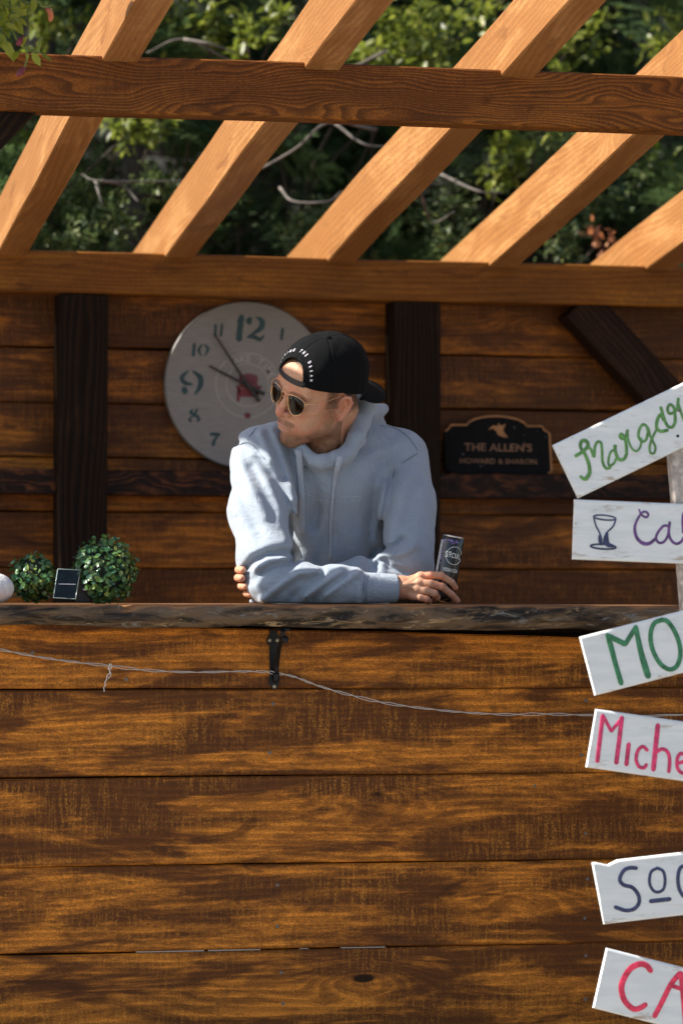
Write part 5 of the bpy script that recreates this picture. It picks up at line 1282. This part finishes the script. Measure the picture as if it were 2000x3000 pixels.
def shrub(x, y, clusters, seed, label, mat='broad', lsz=(.032, .052)):
    """Trunk with arching limbs that end in the leaf clusters (centre px, py, plane Y, radius m, leaf count)."""
    r = np.random.default_rng(seed); zb_ = max(0, (y - 3.4) * .42)
    o = empty('leafy_tree', (x, y, zb_), label, 'tree', G2); base = np.array([x, y, zb_])
    fk = base + np.array([.05, 0, 1.5]); MB().tube([base - [0, 0, .1], base + [.03, .02, .8], fk], [.035, .028, .022], 8).build('trunk', M['bark'], o, smooth=True)
    P_, D_, N_ = [], [], []
    for (px, py, Y_, R_, nl_) in clusters:
        c = at(px, py, Y_); mid = (fk + c) / 2 + np.array([r.normal() * .12, .35, .05]) + r.normal(size=3) * .08
        MB().tube(spline([fk, mid, c], 6), np.linspace(.009, .003, 13), 6).build('branch', M['twig'], o, smooth=True)
        for k2 in range(max(3, nl_ // 9)):
            d3 = r.normal(size=3) * [1, .7, .8]; d3 /= np.linalg.norm(d3); tip = c + d3 * R_ * r.uniform(.5, 1.0); st_ = c + (tip - c) * .1
            for t in np.linspace(.1, 1, 9):
                pp = st_ + (tip - st_) * t + r.normal(size=3) * .01; dd = (tip - st_) / np.linalg.norm(tip - st_) * .6 + r.normal(size=3) * .7 + [0, 0, -.1]
                P_.append(pp); D_.append(dd); N_.append(np.array([-.35, -.2, 1]) + r.normal(size=3) * .7)
    P_, D_, N_ = map(np.array, (P_, D_, N_)); n_ = len(P_); tn = np.clip(r.normal(.5, .25, n_), 0, 1); sz = r.uniform(*lsz, n_)
    near_ = np.argsort(P_[:, 1])[:150]; rest = np.setdiff1d(np.arange(n_), near_)
    pm = mesh('leaf', LV, LF3, M[mat], True); ms_ = []
    for tv_ in (.15, .4, .65, .95):
        mm = pm.copy(); a_ = mm.attributes.new('tint', 'FLOAT', 'POINT'); a_.data.foreach_set('value', np.full(len(LV), tv_, np.float32)); ms_.append(mm)
    for i in near_: put_leaf(o, P_[i], D_[i], N_[i], sz[i] * 1.05, ms_[min(3, int(tn[i] * 4))])
    if len(rest):
        V, F, T = scatter(LV, LF3, frames(P_[rest], N_[rest], sz[rest], r, D_[rest]), tn[rest]); f_ = mk('foliage', V, F, M[mat], o); attr(f_, 'tint', T); tag(f_, kind='stuff')
    return o
shrub(.85, 3.5, [(1150, 60, 3.2, .17, 200), (1260, 120, 3.1, .16, 200), (1200, 170, 3.1, .12, 120), (1340, 40, 3.3, .15, 120), (1090, 150, 3.1, .10, 80), (1430, 20, 3.3, .12, 80)], 5, 'bright sunlit leafy tree between the two upper middle rafters')
shrub(.25, 3.5, [(720, 120, 3.1, .13, 130), (640, 50, 3.2, .13, 110), (560, 70, 3.3, .12, 80), (820, 60, 3.2, .10, 60), (500, 20, 3.3, .1, 60)], 6, 'leafy tree behind the upper left rafters with small sunlit leaves')
shrub(-.45, 3.6, [(150, 110, 3.2, .13, 90), (60, 400, 3.3, .12, 60), (110, 60, 3.3, .10, 60), (240, 60, 3.3, .1, 50)], 7, 'leafy tree behind the hanging petunia at far left')
shrub(0, 4.0, [(400, 365, 3.0, .12, 110), (470, 350, 3.1, .10, 70), (360, 400, 3.1, .08, 40)], 8, 'leafy branch tree just below the front beam at left')
shrub(1.6, 3.9, [(1480, 460, 3.0, .11, 100), (1450, 520, 3.0, .08, 60), (1560, 420, 3.1, .11, 70), (1880, 440, 3.2, .14, 110), (1960, 120, 3.2, .14, 90), (1700, 90, 3.3, .15, 90), (1650, 180, 3.3, .12, 70)], 9, 'leafy tree behind the right rafters with small leaves')
shrub(2.2, 4.2, [(1760, 700, 2.9, .07, 40)], 10, 'small tree with a rust brown leaf cluster above the back beam', 'orange_leaf', (.025, .04))
M['spray'] = leafmat('olive_spray', (.045, .075, .028), (.10, .145, .045), (.24, .26, .08), .35, .5)
shrub(.9, 4.3, [(190, 700, 3.0, .12, 330), (330, 650, 3.1, .13, 300), (470, 540, 3.2, .13, 240), (250, 560, 3.2, .11, 200), (640, 560, 3.2, .13, 240), (860, 690, 3.1, .12, 260), (980, 620, 3.2, .12, 240)], 71, 'olive needled bush filling the gaps above the back beam at left', 'spray', (.018, .030))
shrub(1.7, 4.4, [(1330, 700, 3.0, .13, 330), (1340, 600, 3.1, .11, 240), (1230, 640, 3.2, .10, 200), (1650, 700, 3.0, .13, 330), (1760, 600, 3.1, .13, 300), (1880, 520, 3.2, .13, 260), (1620, 420, 3.2, .12, 220), (1800, 330, 3.2, .10, 200)], 72, 'olive needled bush filling the gaps above the back beam at right', 'spray', (.018, .030))
M['bark2'] = plain('dead_grey_bark', (.10, .085, .075), .9, nz=.4, nscale=20)
# bare grey branches
BB = empty('bare_tree', (-.5, 3.9, .2), 'bare dead tree with thin grey branches behind the rafters', 'tree')
b0 = np.array([-.5, 3.9, .2]); b1 = np.array([-.3, 3.9, 2.3]); MB().tube([b0, b1, b1 + [.1, 0, 1.0]], [.04, .028, .012], 8).build('trunk', M['bark'], BB, smooth=True)
for pts in ([(1100, 380), (960, 360), (860, 440), (700, 520), (560, 530), (300, 530), (240, 510)], [(300, 530), (360, 545), (405, 590)], [(280, 530), (300, 600)], [(980, 360), (1060, 420), (1130, 430)], [(1130, 150), (900, 250), (700, 190), (540, 115), (430, 155)], [(540, 115), (620, 130), (700, 160)],
            [(1290, 510), (1400, 560), (1470, 565)], [(820, 550), (860, 590), (960, 590), (1000, 560)], [(1230, 560), (1265, 650), (1330, 620)]):
    P = spline([at(a, b, 2.75 + .15 * math.sin(a)) for a, b in pts], 6); MB().tube(P, np.linspace(.0058, .002, len(P)), 6).build('branch', M['bark2'], BB, smooth=True)
